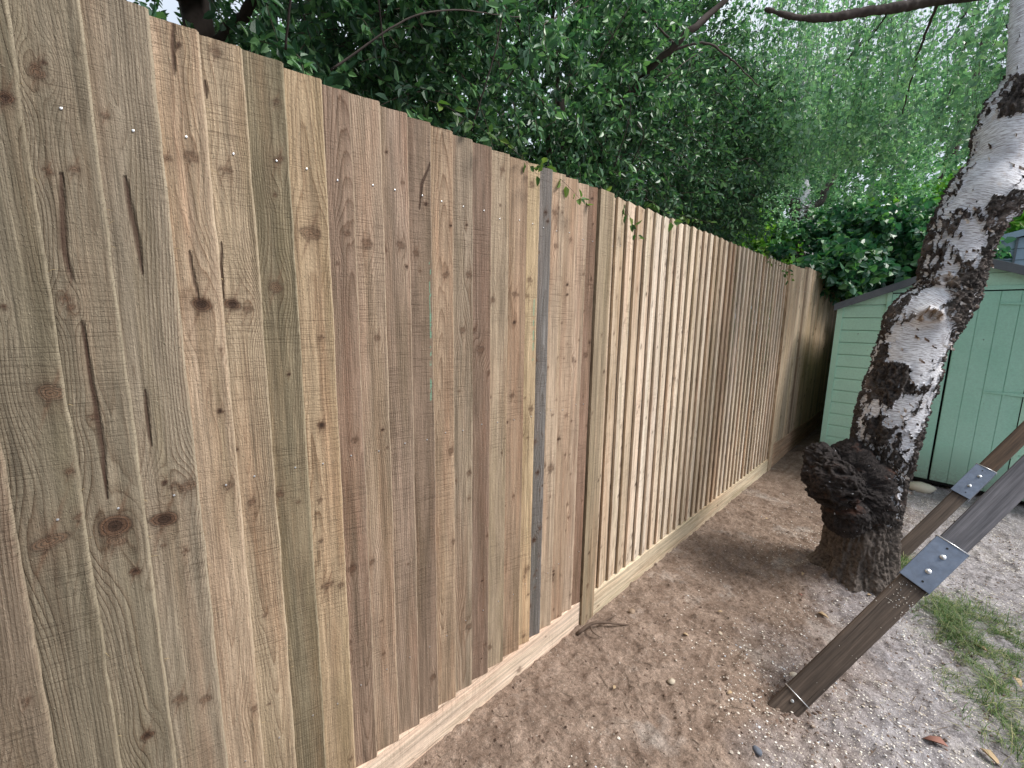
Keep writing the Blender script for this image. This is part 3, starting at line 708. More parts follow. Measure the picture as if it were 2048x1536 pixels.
# ================================================================== SHEDS
ROT = -math.atan2(.084,.996)
shed = thing('garden_shed', 'sage green wooden shed with dark grey bargeboards and vertically boarded double doors behind the birch', 'shed', (-.698, 5.035, 0), ROT)
W_, D_, EZ, AZ, B0 = 1.66, 2.3, 1.545, 1.885, .045
AX = .832
def roofz(x): return EZ+(AZ-EZ)*(1-abs(x-AX)/AX)
def clad(mb, x0, x1, z0, z1f, h=.115, z_start=.045):
    """shiplap boards on the front (facing -Y) between x0 and x1"""
    z = z_start
    while z < 2.0:
        a, b = z, z+h-.004
        def zt(x): return min(b, roofz(x)-.012)
        if a < max(roofz(x0), roofz(x1))-.02:
            xs = sorted({x0, x1} | {x0+(x1-x0)*t/6 for t in range(1,6)})
            for p, q in zip(xs[:-1], xs[1:]):
                za, zb_ = zt(p), zt(q)
                if za <= a+.002 and zb_ <= a+.002: continue
                za = max(za, a+.001); zb_ = max(zb_, a+.001)
                V = [(p,-.013,a),(q,-.013,a),(q,-.011,max(a,zb_-.016)),(p,-.011,max(a,za-.016)),(q,-.004,zb_),(p,-.004,za),(p,.006,a),(q,.006,a),(q,.006,zb_),(p,.006,za)]
                mb.add(V, [(0,1,2,3),(3,2,4,5),(0,6,7,1),(5,4,8,9),(6,9,8,7)])
        z += h
mb = MB(); clad(mb, .0, .352, 0, 0); clad(mb, 1.205, W_, 0, 0)
# gable above the doors
z = 1.655
while z < AZ-.03:
    b = z+.112
    n = 14
    for k in range(n):
        p = .352+(1.205-.352)*k/n; q = .352+(1.205-.352)*(k+1)/n; za = min(b, roofz(p)-.012); zb_ = min(b, roofz(q)-.012)
        if za <= z+.002 or zb_ <= z+.002: continue
        mb.add([(p,-.013,z),(q,-.013,z),(q,-.008,zb_),(p,-.008,za),(p,.006,z),(q,.006,z),(q,.006,zb_),(p,.006,za)], [(0,1,2,3),(0,4,5,1),(3,2,6,7),(4,7,6,5)])
    z += .116
wall = mb.build('front_wall', [GREEN2], shed)
# side and rear walls
mb = MB()
for zz in np.arange(B0, EZ-.02, .115):
    t = min(.111, EZ-zz-.005)
    mb.box((-.012, .0, zz), (.004, D_, zz+t)); mb.box((W_-.004, .0, zz), (W_+.012, D_, zz+t)); mb.box((0, D_-.004, zz), (W_, D_+.01, zz+t))
mb.build('side_wall', [GREEN2], shed)
mb = MB(); mb.box((.01,.012,B0-.02),(W_-.01,D_-.02,B0)); mb.box((.06,.05,-.03),(.11,D_-.05,B0-.02)); mb.box((W_-.11,.05,-.03),(W_-.06,D_-.05,B0-.02)); mb.box((.8,.05,-.03),(.85,D_-.05,B0-.02))
mb.build('floor_bearer', [DARK], shed)
for x0, x1 in ((-.016,.030),(W_-.03,W_+.016)):
    mb = MB(); mb.box((x0,-.024,B0-.01),(x1,-.0135,EZ-.015)); mb.build('corner_trim', [GREEN2], shed, False, .0015)
for x0, x1 in ((.330,.362),(1.196,1.226)):
    mb = MB(); mb.box((x0,-.022,B0-.005),(x1,-.0135,1.645)); mb.build('door_frame', [GREEN2], shed, False, .0015)
mb = MB(); mb.box((.362,-.020,1.640),(1.196,-.0132,1.672)); mb.build('door_head', [GREEN], shed, False, .0015)
mb = MB(); mb.box((.34,.018,B0),(1.22,.024,1.66)); mb.build('door_gap_shade', [DARK], shed)  # near-black sheet painting the shade behind the door gaps
def door(x0, x1, hinge_left):
    d = MB(); w_ = (x1-x0); n = 4; pw = w_/n
    for k in range(n):
        g_ = .0016; a, b = x0+k*pw+g_, x0+(k+1)*pw-g_
        d.box((a,-.017,.055),(b,.010,1.630)); d.box((a-g_*2,-.012,.055),(a,.008,1.630))
    o = d.build('door', [GREEN], shed, False, .0012)
    for z in (1.535, .852):
        h = MB(); L = .205
        if hinge_left: h.prism([(x0-.028,z-.03),(x0-.004,z-.03),(x0-.004,z-.013),(x0+L,z-.005),(x0+L,z+.005),(x0-.004,z+.013),(x0-.004,z+.03),(x0-.028,z+.03)], -.0265, -.0232, 1)
        else: h.prism([(x1+.028,z-.03),(x1+.004,z-.03),(x1+.004,z-.013),(x1-L,z-.005),(x1-L,z+.005),(x1+.004,z+.013),(x1+.004,z+.03),(x1+.028,z+.03)], -.0265, -.0232, 1)
        for q in (.03,.1,.18): h.cyl(((x0+q) if hinge_left else (x1-q), -.0262, z), (0,-1,0), .003, .0012, 8)
        hh = h.build('hinge', [GREEN], o, False, .0008)
door(.364, .768, True); door(.782, 1.192, False)
# roof
FELT = NT('roofing_felt', .95); c_ = FELT.coords(); FELT.out(FELT.mix(FELT.noise(c_, 90, 4), lin(52,54,58), lin(96,98,102))); FELT = FELT.m
for sgn in (-1, 1):
    x0 = -.035 if sgn < 0 else W_+.035; z0 = roofz(x0)
    rf = MB(); rf.add([(x0,-.05,z0),(AX,-.05,AZ),(AX,D_+.05,AZ),(x0,D_+.05,z0),(x0,-.05,z0+.016),(AX,-.05,AZ+.016),(AX,D_+.05,AZ+.016),(x0,D_+.05,z0+.016)], [(0,3,2,1),(4,5,6,7),(0,1,5,4),(2,3,7,6),(0,4,7,3)])
    rf.build('roof', [FELT], shed)
    f_ = MB(); f_.prism([(x0,z0-.045),(AX,AZ-.047),(AX,AZ+.019),(x0,z0+.019)], -.068, -.0505, 1); f_.build('bargeboard', [DFASC], shed, False, .002)
# blue-grey neighbour building
shed2 = thing('blue_grey_shed', 'blue grey painted shed with a vertical batten rising behind the green shed roof', 'shed', (.02, 8.4, 0), ROT)
X1 = 2.6
def r2(x): return 2.39+.26*x
mb = MB()
for zz in np.arange(.1, 3.0, .14):
    for k in range(8):
        p, q = X1*k/8, X1*(k+1)/8; za = min(zz+.136, r2(p)-.02); zb_ = min(zz+.136, r2(q)-.02)
        if za <= zz or zb_ <= zz: continue
        mb.add([(p,-.014,zz),(q,-.014,zz),(q,-.004,zb_),(p,-.004,za),(p,.01,zz),(q,.01,zz),(q,.01,zb_),(p,.01,za)], [(0,1,2,3),(0,4,5,1),(3,2,6,7),(4,7,6,5)])
mb.build('front_wall', [BLUE], shed2)
mb = MB(); mb.box((0,.0,.1),(.02,2.5,2.5)); mb.box((X1-.02,.0,.1),(X1,2.5,2.5)); mb.box((0,2.48,.1),(X1,2.5,2.5)); mb.build('side_wall', [BLUE], shed2)
for x0 in (.0, .50, 1.6, X1-.05):
    mb = MB(); mb.box((x0,-.03,.1),(x0+.022,-.0145,r2(x0)-.03)); mb.build('batten', [DFASC], shed2)
mb = MB(); mb.prism([(-.1,r2(-.1)-.05),(X1+.1,r2(X1+.1)-.05),(X1+.1,r2(X1+.1)+.03),(-.1,r2(-.1)+.03)], -.06, -.035, 1); mb.build('bargeboard', [BLUE], shed2)
mb = MB(); mb.prism([(-.1,r2(-.1)),(X1+.1,r2(X1+.1)),(X1+.1,r2(X1+.1)+.02),(-.1,r2(-.1)+.02)], -.034, 2.6, 1); mb.build('roof', [FELT], shed2)

# ================================================================== BIRCH
TRUNK=[(-0.153,2.825,-0.186,0.168),(-0.160,2.831,-0.056,0.151),(-0.166,2.839,0.087,0.134),(-0.172,2.846,0.229,0.129),(-0.156,2.881,0.425,0.130),(-0.144,2.909,0.591,0.127),(-0.144,2.924,0.754,0.123),(-0.139,2.941,0.889,0.124),(-0.121,2.971,1.022,0.125),(-0.096,3.015,1.233,0.129),(-0.071,3.054,1.389,0.139),(-0.020,3.115,1.492,0.129),(-0.002,3.142,1.594,0.115),(0.004,3.157,1.706,0.124),(0.030,3.196,1.868,0.129),(0.073,3.250,2.003,0.139),(0.108,3.296,2.136,0.129),(0.121,3.321,2.290,0.126),(0.152,3.365,2.466,0.120),(0.200,3.427,2.649,0.104),(0.261,3.503,2.874,0.094),(0.349,3.610,3.178,0.083),(.44,3.72,3.6,.07),(.5,3.8,4.3,.055),(.5,3.9,5.2,.035)]
LIMB=[(0.156,3.35,2.33,0.070),(0.131,3.313,2.522,0.055),(0.107,3.326,2.689,0.048),(0.083,3.355,2.929,0.046),(0.042,3.366,3.169,0.044),(-0.045,3.342,3.456,0.040),(-.15,3.35,4.0,.03),(-.2,3.4,4.7,.018)]
BRANCH=[(.33,3.62,3.14,.045),(0.20,3.86,3.205,0.032),(-0.002,3.732,3.194,0.026),(-0.227,3.492,3.145,0.022),(-0.378,3.328,3.098,0.020),(-0.491,3.207,3.074,0.018),(-0.641,3.045,3.035,0.015),(-0.778,2.905,3.034,0.010),(-0.897,2.792,3.075,0.005)]
WHITE=[(-0.106,2.877,1.285,0.054),(-0.044,2.949,1.276,0.047),(-0.004,3.027,1.216,0.026),(-0.058,2.925,1.159,0.030),(-0.049,2.943,1.110,0.026),(-0.094,2.882,1.211,0.017),(-0.175,2.818,1.119,0.021),(-0.097,2.867,0.962,0.026),(-0.084,2.883,0.876,0.026),(-0.114,2.840,0.896,0.017),(-0.135,2.813,0.865,0.015),(-0.098,2.858,0.809,0.015),(-0.114,2.833,0.787,0.013),(-0.003,3.059,0.962,0.019),(-0.007,3.049,0.888,0.019),(-0.030,3.016,0.794,0.021),(0.057,3.147,1.276,0.013),(0.055,3.138,1.191,0.015),(-0.054,2.958,1.501,0.030),(-0.092,2.931,1.471,0.024),(0.016,3.035,1.404,0.026),(0.017,3.039,1.446,0.024),(-0.043,3.015,1.837,0.019),(-0.030,3.011,1.783,0.021),(0.030,3.069,1.836,0.019),(0.045,3.083,1.773,0.039),(0.046,3.088,1.712,0.030),(0.065,3.116,1.660,0.028),(0.071,3.134,1.618,0.017),(-0.014,3.013,1.657,0.021),(0.078,3.131,1.878,0.021),(0.151,3.292,1.854,0.034),(0.128,3.250,1.778,0.021),(0.107,3.199,1.728,0.017),(-0.070,2.988,1.716,0.011),(-0.118,2.996,1.596,0.013),(-0.046,2.967,1.523,0.036),(0.071,3.160,2.262,0.064),(0.026,3.162,2.335,0.032),(0.128,3.203,2.167,0.073),(0.046,3.123,2.106,0.039),(0.099,3.151,2.037,0.043),(0.038,3.084,1.973,0.026),(-0.004,3.064,1.988,0.026),(-0.074,2.890,0.710,0.017),(-0.078,2.871,0.632,0.019),(-0.082,2.861,0.593,0.015),(-0.047,2.938,0.652,0.011),(-0.044,2.946,0.677,0.011),(-0.069,2.879,0.510,0.013),(-0.050,2.939,0.330,0.011),(-0.096,2.824,0.301,0.009),(-0.095,2.820,0.227,0.006)]
DARKP=[(0.113,3.226,2.461,0.051),(0.078,3.193,2.392,0.026),(0.036,3.138,2.227,0.024),(0.143,3.243,2.372,0.026),(-0.018,3.162,2.419,0.013),(-0.117,3.012,1.811,0.034),(-0.073,3.037,1.881,0.043),(-0.063,2.981,1.657,0.030),(0.074,3.126,1.803,0.011),(0.021,3.052,1.682,0.013),(0.059,3.111,1.588,0.043),(-0.108,3.016,1.738,0.034),(0.145,3.230,1.927,0.030),(0.117,3.196,1.879,0.019),(0.044,3.088,1.964,0.013),(0.137,3.266,1.694,0.026),(0.127,3.252,1.632,0.026),(0.101,3.219,1.556,0.026),(0.027,3.072,1.352,0.026),(0.048,3.137,1.263,0.026),(-0.121,2.851,1.125,0.030),(0.005,3.079,1.094,0.034),(0.034,3.113,1.159,0.021),(-0.084,2.886,1.037,0.030),(-0.143,2.819,1.010,0.030),(-0.158,2.789,0.830,0.043),(-0.052,2.939,0.983,0.021),(-0.080,2.884,0.763,0.026),(-0.032,2.980,1.033,0.021),(0.070,3.138,2.095,0.021),(0.017,3.096,2.051,0.021),(-0.012,3.047,1.943,0.026),(0.174,3.281,1.979,0.030),(-0.081,2.901,1.387,0.013)]
BURL=[(-0.245,2.744,0.469,0.145),(-0.332,2.601,0.602,0.105),(-0.370,2.651,0.675,0.075),(-0.165,2.753,0.470,0.115),(-0.230,2.616,0.400,0.105),(-0.279,2.546,0.566,0.120),(-0.150,2.761,0.579,0.085),(-0.257,2.763,0.665,0.100)]
def bark_mat():
    s = NT('birch_bark', .85); c = s.coords(rnd=False)
    wh = s.attr('white'); eye = s.attr('eye'); at = s.n('Attribute'); at.attribute_name = 'sc'; 
    uv = s.n('CombineXYZ'); s.l(s.attr('ua'), uv.inputs[0]); s.l(s.attr('us'), uv.inputs[1])
    def sc(vec, v):
        o = s.n('VectorMath', operation='MULTIPLY'); s.l(vec, o.inputs[0]); o.inputs[1].default_value = v; return o.outputs[0]
    len_ = s.noise(sc(uv.outputs[0], (26,330,1)), 1, 4, .6); len2 = s.noise(sc(uv.outputs[0], (60,700,1)), 1, 2, .6)
    big = s.noise(c, 9, 4); fine = s.noise(c, 70, 5, .7); f2 = s.noise(c, 260, 3, .7)
    pale = s.mix(s.ramp(big, [(.3,0),(.7,1)]), lin(206,208,216), lin(238,238,242))
    pale = s.mix(s.ramp(len_, [(.42,.9),(.52,0)]), pale, lin(142,134,136))
    pale = s.mix(s.ramp(len2, [(.30,.6),(.40,0)]), pale, lin(96,84,80))
    pale = s.mix(s.ramp(s.noise(c, 16, 4, .6), [(.62,0),(.76,.6)]), pale, lin(196,176,158))
    dark = s.mix(s.ramp(fine, [(.35,0),(.7,1)]), lin(30,27,27), lin(98,90,86))
    dark = s.mix(s.ramp(s.noise(c, 11, 4, .7), [(.52,0),(.7,.8)]), dark, lin(128,116,110))
    dark = s.mix(s.ramp(s.noise(c, 19, 3, .7), [(.62,0),(.76,.5)]), dark, lin(92,64,52))
    col = s.mix(s.ramp(s.math('ADD', wh, s.math('MULTIPLY', s.math('SUBTRACT', f2, .5), .18)), [(.44,0),(.53,1)]), dark, pale)
    low = s.attr('low'); bc = s.mix(s.ramp(fine, [(.3,0),(.7,1)]), lin(58,50,46), lin(120,110,103)); col = s.mix(low, col, bc)
    col = s.mix(s.math('MULTIPLY', s.ramp(eye, [(0,0),(.5,.75),(.75,1)]), .9), col, s.ramp(eye, [(.0,lin(190,178,166)),(.55,lin(150,126,104)),(.8,lin(70,54,46)),(1,lin(18,14,12))]))
    s.out(col); h = s.math('ADD', s.math('MULTIPLY', fine, s.math('SUBTRACT', 1.15, wh)), s.math('MULTIPLY', len_, .15)); h = s.math('ADD', h, s.math('MULTIPLY', f2, .15)); s.bump(h, .9, .008)
    return s.m
BARK = bark_mat()
DB = NT('dark_branch_bark', .9); DB.out(DB.mix(DB.noise(DB.coords(rnd=False), 35, 4), lin(40,34,32), lin(92,82,78))); DB = DB.m
birch = thing('birch_tree', 'leaning silver birch with peeling white bark and a black burl near its base', 'tree', (-.165,2.84,0))
BO = np.array([-.165,2.84,0])
def limb_mesh(path, nseg, nth, dark_bias, rough=1.0, base=False):
    path = np.array(path); C = spline(path, nseg); ctr, rad = C[:,:3], C[:,3]
    d = np.gradient(ctr, axis=0); dl = np.linalg.norm(d, axis=1); s_ = np.cumsum(dl); d /= dl[:,None]
    u = np.cross(d, np.array([0,1.0,0])); u /= np.linalg.norm(u,axis=1,keepdims=True); v = np.cross(d, u)
    th = np.arange(nth)*2*np.pi/nth
    Dir = np.cos(th)[None,:,None]*u[:,None,:]+np.sin(th)[None,:,None]*v[:,None,:]
    P = ctr[:,None,:]+Dir*rad[:,None,None]
    x, y_, z = P[...,0], P[...,1], P[...,2]
    # stretched along the stem: sample noise in a stem-following frame
    A = Dir*rad[:,None,None]; S = np.broadcast_to(s_[:,None], x.shape)
    wx = (fbm(A[...,0]*14+3, A[...,1]*14, S*9, o=3)-.5)*.10
    n1 = fbm(A[...,0]*13+wx*9, A[...,1]*13, S*4.2+wx*9, o=5, g=.6)
    f = (n1-.5)*2.2 + (fbm(A[...,0]*55, A[...,1]*55, S*26+wx*20, o=4, g=.68)-.5)*1.8 + dark_bias(S, z)
    wrp = .35+1.3*fbm(x*34+2, y_*34, z*20, o=5, g=.68)
    for px, py, pz, pr in WHITE:
        dd = np.sqrt((x-px)**2+(y_-py)**2+((z-pz)*.8)**2)/pr*wrp; f = f + 1.9*np.exp(-(dd*.72)**3)
    for px, py, pz, pr in DARKP:
        dd = np.sqrt((x-px)**2+(y_-py)**2+((z-pz)*.8)**2)/pr*wrp; f = f - 1.6*np.exp(-(dd*.85)**3)
    # vertical crack lines
    cr = np.abs(fbm(A[...,0]*20+7, A[...,1]*20, S*6+4, o=4)-.5); f = f - .55*np.exp(-(cr/.02)**2)
    wh = sstep(-.09,.09,f)
    rg = 1-np.abs(fbm(A[...,0]*34+wx*12, A[...,1]*34, S*15, o=5, g=.62)-.5)*2
    ro = (rg-.78)*.075*rough + (fbm(A[...,0]*90, A[...,1]*90, S*70, o=3)-.5)*.014*rough
    disp = (1-wh)*(ro+.004) + wh*((fbm(A[...,0]*9,A[...,1]*9,S*5,o=2)-.5)*.008) + .005*np.exp(-((wh-.5)/.16)**2)*(fbm(x*60,y_*60,z*60,o=2)+.2)
    lump = (fbm(A[...,0]*5+11, A[...,1]*5, S*4+2, o=2)-.5)*.05*rough
    disp = disp+lump*(rad[:,None]/.12)
    eye = np.zeros_like(x)
    if base:
        for (ex, ey, ez, er, md) in ((-.052,2.937,1.400,.05,1.0),(-.016,3.018,1.590,.034,.62)):
            dd = np.sqrt((x-ex)**2+(y_-ey)**2+((z-ez)*1.25)**2)/er
            e = np.exp(-dd**2)*md; eye = np.maximum(eye, e*(.82+.35*np.sin(dd*9)*(dd > .4)*(dd < 1.9))); disp = disp+.016*np.exp(-((dd-.9)/.5)**2)-.03*np.exp(-(dd/.45)**2)*md
        disp = disp + .05*np.exp(-(z/.10)**2)*(.4+1.1*np.clip(vnoise(Dir[...,0]*2.2+5,Dir[...,1]*2.2,z*0),0,1))
        low = sstep(.40,.22,z+(n1-.5)*.2)
        fur = 1-np.abs(fbm(A[...,0]*30, A[...,1]*30, S*4, o=3)-.5)*2; disp = disp*(1-.5*low) + low*((fur-.72)*.055+.012) + .06*np.exp(-((z+.01)/.09)**2)*np.clip(vnoise(Dir[...,0]*3.1+1,Dir[...,1]*3.1,z*0)-.25,0,1)
    else: low = np.zeros_like(x)
    P = P+Dir*disp[...,None]-BO
    n, m_ = P.shape[:2]; j, i = np.meshgrid(np.arange(n-1), np.arange(m_), indexing='ij'); i2 = (i+1)%m_
    F = np.stack([j*m_+i, j*m_+i2, (j+1)*m_+i2, (j+1)*m_+i], -1).reshape(-1,4)
    ua = (th[None,:]*rad[:,None]*1.0); ua = np.where(th[None,:] > np.pi, (2*np.pi-th[None,:])*rad[:,None], ua)
    return P.reshape(-1,3), F, {'white': wh.ravel(), 'eye': eye.ravel(), 'low': low.ravel(), 'ua': ua.ravel(), 'us': (S+(fbm(x*8,y_*8,z*8,o=2)-.5)*.04).ravel()}
def tb(S, z): return -.02*sstep(1.95,1.5,z)-.32*sstep(.95,.5,z)+.22*sstep(1.75,2.1,z)
V, F, A = limb_mesh(TRUNK, 900, 260, tb, 1.0, True); link('trunk', mesh_from('trunk', V, F, BARK, True, None, A), birch)
V, F, A = limb_mesh(LIMB, 260, 90, lambda S, z: .75+0*z, .5); link('limb', mesh_from('limb', V, F, BARK, True, None, A), birch)
V, F, A = limb_mesh(BRANCH, 200, 24, lambda S, z: -.9+0*z, .25); o = link('branch', mesh_from('branch', V, F, [DB], True, None, A), birch)
# curled bark flakes along the patch edges
mb = MB(); r = np.random.default_rng(77)
for k in range(170):
    tt = r.uniform(.12,.82); i_ = int(tt*(len(TRUNK)-4)); a = TRUNK[i_]; b = TRUNK[i_+1]; q = r.random()
    c = np.array(a)*(1-q)+np.array(b)*q; an = r.uniform(-2.6,.6); dirv = np.array([math.cos(an), math.sin(an), 0]); p = c[:3]+dirv*(c[3]+.002)
    tang = np.array([-dirv[1], dirv[0], 0]); L = r.uniform(.012,.045); w__ = r.uniform(.004,.012)
    pts = []
    for t in (0,.5,1):
        pp = p+tang*(t-.2)*L*.5+dirv*(.004+.012*t*t)+np.array([0,0,-L*t*.5]); pts += [pp+np.array([0,0,w__]), pp-np.array([0,0,w__*(1-t*.7)])]
    mb.add(np.array(pts)-BO, [(0,1,3,2),(2,3,5,4)])
PEEL = NT('peeling_bark', .8); PEEL.out(PEEL.ramp(PEEL.noise(PEEL.coords(rnd=False), 26, 3), [(.42,lin(54,42,38)),(.5,lin(140,120,106)),(.6,lin(222,216,212))])); PEEL = PEEL.m
o = mb.build('bark_flakes', [PEEL], birch); o['kind'] = 'stuff'
# burl
def burl():
    B = np.array(BURL); c0 = np.array([-.245,2.70,.53]); n, k = 320, 200
    th = (np.arange(n)*2*np.pi/n)[None,:]; ph = (np.linspace(.001,np.pi-.001,k))[:,None]
    D = np.stack([np.sin(ph)*np.cos(th), np.sin(ph)*np.sin(th), np.cos(ph)*np.ones_like(th)], -1)
    acc = np.zeros(D.shape[:2])
    ts = []
    for b in B:
        oc = b[:3]-c0; pr = D@oc; q = b[3]**2-(oc@oc-pr**2); t = np.where(q > 0, pr+np.sqrt(np.maximum(q,0)), .05); ts.append(np.maximum(t,.05))
    ts = np.array(ts); R_ = (np.log(np.exp(ts*45).sum(0)/1.6)/45)
    P = c0+D*R_[...,None]; x, y_, z = P[...,0], P[...,1], P[...,2]
    wv = (fbm(x*7,y_*7,z*7,o=3)-.5)*1.2
    rg = 1-np.abs(fbm(x*13+wv, y_*13, z*26+wv*2, o=5, g=.6)-.5)*2.2
    R_ = R_ + (rg-.7)*.06 + (fbm(x*60,y_*60,z*60,o=4,g=.7)-.5)*.03 + (fbm(x*8,y_*8,z*8,o=2)-.5)*.05 - .006
    P = c0+D*R_[...,None]-BO
    j, i = np.meshgrid(np.arange(k-1), np.arange(n), indexing='ij'); i2 = (i+1)%n
    F = np.stack([j*n+i, (j+1)*n+i, (j+1)*n+i2, j*n+i2], -1).reshape(-1,4)
    s = NT('burl_bark', .8); c = s.coords(rnd=False); f = s.noise(c, 60, 5, .7)
    col = s.mix(s.ramp(f, [(.3,0),(.7,1)]), lin(22,19,20), lin(72,64,62)); col = s.mix(s.ramp(s.noise(c, 9, 4, .7), [(.58,0),(.72,.7)]), col, lin(104,70,56))
    col = s.mix(s.ramp(s.noise(c, 75, 2, .5), [(.73,0),(.76,1)]), col, lin(200,200,205)); s.out(col); s.bump(s.math('ADD', f, s.noise(c, 200, 3, .7)), 1.0, .010)
    link('burl', mesh_from('burl', P.reshape(-1,3), F, s.m, True), birch)
burl()

# ================================================================== FOLIAGE
def tubes(paths, rads, sides=4):
    """paths (N,K,3), rads (N,K)"""
    N, K, _ = paths.shape
    d = np.gradient(paths, axis=1); d /= np.linalg.norm(d, axis=2, keepdims=True)+1e-9
    ref = np.where(np.abs(d[:,:1,2:3]) > .9, np.array([1.,0,0]), np.array([0,0,1.])); u = np.cross(d, ref); u /= np.linalg.norm(u,axis=2,keepdims=True)+1e-9; v = np.cross(d,u)
    a = np.arange(sides)*2*np.pi/sides
    V = paths[:,:,None,:]+rads[:,:,None,None]*(np.cos(a)[None,None,:,None]*u[:,:,None,:]+np.sin(a)[None,None,:,None]*v[:,:,None,:])
    n_, k_, s_ = np.meshgrid(np.arange(N), np.arange(K-1), np.arange(sides), indexing='ij'); s2 = (s_+1)%sides
    b = n_*K*sides
    F = np.stack([b+k_*sides+s_, b+k_*sides+s2, b+(k_+1)*sides+s2, b+(k_+1)*sides+s_], -1).reshape(-1,4)
    return V.reshape(-1,3), F
def unit(a): return a/(np.linalg.norm(a,axis=-1,keepdims=True)+1e-9)
def crown(parent, origin, centers, dirs, mat, twmat, per, tlen, ll, lw, seed, droop=.3, fold=.2, lname='crown', rt=.0016, spread=.9, up=.6):
    r = np.random.default_rng(seed); N = len(centers); K = 5
    dirs = unit(dirs); t = np.linspace(0,1,K); L = r.uniform(tlen*.6, tlen*1.3, N)
    side = unit(np.cross(dirs, r.normal(size=(N,3))))
    bend = r.uniform(-.25,.25,N)
    paths = centers[:,None,:]+dirs[:,None,:]*(t[None,:,None]*L[:,None,None])+side[:,None,:]*(bend[:,None]*t[None]**2*L[:,None])[...,None]
    paths[...,2] -= droop*(t[None]**2)*L[:,None]
    V, F = tubes(paths, rt*(1.1-.8*t)[None]*r.uniform(.8,1.6,N)[:,None], 3)
    link('twigs', mesh_from('twigs', V-origin, F, twmat), parent)['kind'] = 'stuff'
    q = r.random((N,per))*.98+.02; fi = q*(K-1); i0 = np.minimum(fi.astype(int), K-2); f = (fi-i0)[...,None]
    idx = np.arange(N)[:,None]
    P = paths[idx,i0]*(1-f)+paths[idx,i0+1]*f; T = unit(paths[idx,i0+1]-paths[idx,i0])
    D = unit(T*.5+unit(r.normal(size=P.shape))*spread); D[...,2] -= droop*.5; D = unit(D)
    Nn = unit(r.normal(size=P.shape)*.6+np.array([.15,-.1,up]))
    P = (P+D*.006).reshape(-1,3); D = D.reshape(-1,3); Nn = Nn.reshape(-1,3); n = len(P)
    Ls = r.uniform(ll*.6, ll*1.25, n); Ws = Ls*lw*r.uniform(.8,1.2,n)
    V, F = leaves_geo(P, D, Nn, Ls, Ws, fold, .15)
    link(lname, mesh_from(lname, V-origin, F, mat, False), parent)
def ell(r, n, c, rad, shell=.5, dens=None):
    d = unit(r.normal(size=(n*2,3))); q = (shell+(1-shell)*r.random(n*2))**.6; p = np.array(c)+d*q[:,None]*np.array(rad)
    if dens is not None:
        p_ = p[dens(p)]; p = p_
    return p[:n]
TWG = NT('twig_bark', .9); TWG.out(TWG.mix(TWG.noise(TWG.coords(rnd=False), 20, 3), lin(50,44,40), lin(112,100,90))); TWG = TWG.m
EVG = leaf_mat('evergreen_leaf', lin(46,80,60), lin(78,118,90), lin(126,168,112), .42, .25, .6)
BIR = leaf_mat('birch_leaf', lin(90,130,110), lin(128,166,142), lin(168,202,160), .33, .40, .9)
HAZ = leaf_mat('hazel_leaf', lin(42,84,66), lin(64,114,88), lin(110,156,92), .40, .25, .7)
BRI = leaf_mat('bright_leaf', lin(80,130,60), lin(112,160,74), lin(160,190,90), .45, .5, .4)
FARL = leaf_mat('far_leaf', lin(66,108,84), lin(100,146,112), lin(146,186,138), .5, .40, .4)

def tree_limbs(parent, origin, paths, mat, name='trunk'):
    for nm, pts, r0, r1 in paths:
        n = 26; P = spline(pts, n)-np.array(origin); rr = np.linspace(r0, r1, n)
        P = P+ (fbm(np.arange(n*3)*.4+r0*99, np.arange(n*3)*0., o=2).reshape(n,3)-.5)*r0*1.2
        rr = rr*(1+.25*(fbm(np.arange(n)*.9, np.arange(n)*0.+r0*50, o=2)-.5))
        mb = MB(); mb.tube(P, rr, 9); mb.build(nm, [mat], parent, True)

# evergreen tree one (left)
ev1 = thing('evergreen_tree', 'dark leafy evergreen with a black trunk showing above the left end of the fence', 'tree', (-2.15,.35,0))
O1 = np.array([-2.15,.35,0])
tree_limbs(ev1, O1, [('trunk', [(-2.15,.35,-.1),(-2.14,.36,1.2),(-2.15,.356,2.41),(-2.06,.34,2.7),(-2.1,.3,3.8)], .075, .035),
  ('branch', [(-2.13,.37,2.25),(-2.07,.43,2.40),(-1.88,.492,2.46),(-1.70,.51,2.55),(-1.5,.6,2.9)], .026, .008),
  ('branch', [(-2.15,.65,1.6),(-2.15,.646,2.45),(-1.94,.60,2.75),(-1.9,.6,3.2)], .016, .008),
  ('branch', [(-2.1,.36,2.6),(-1.8,.2,2.8),(-1.5,-.1,3.1)], .02, .006), ('branch', [(-2.1,.3,3.0),(-2.3,.8,3.3),(-2.4,1.4,3.6)], .02, .006)], DB)
r = np.random.default_rng(31)
def gap(p, th=.36, f=1.6): return fbm(p[:,0]*f+2, p[:,1]*f, p[:,2]*f, o=3) > th
c = np.vstack([ell(r, 1500, (-2.15,.5,2.9), (.95,1.25,1.15), .35, gap), ell(r, 700, (-1.7,-.3,2.6), (.45,.6,.8), .3, gap), ell(r, 700, (-1.2,-1.3,3.2), (1.0,1.2,.7), .1)])  # last cluster is unseen, added overhead to shade the near fence
c = c[((c[:,0] < -1.13) | (c[:,1] < -.35)) & (c[:,2] > 1.75)]
crown(ev1, O1, c, unit(c-np.array([-2.15,.5,2.6]))+r.normal(size=c.shape)*.5+np.array([.2,0,0]), EVG, TWG, 36, .27, .041, .48, 32)
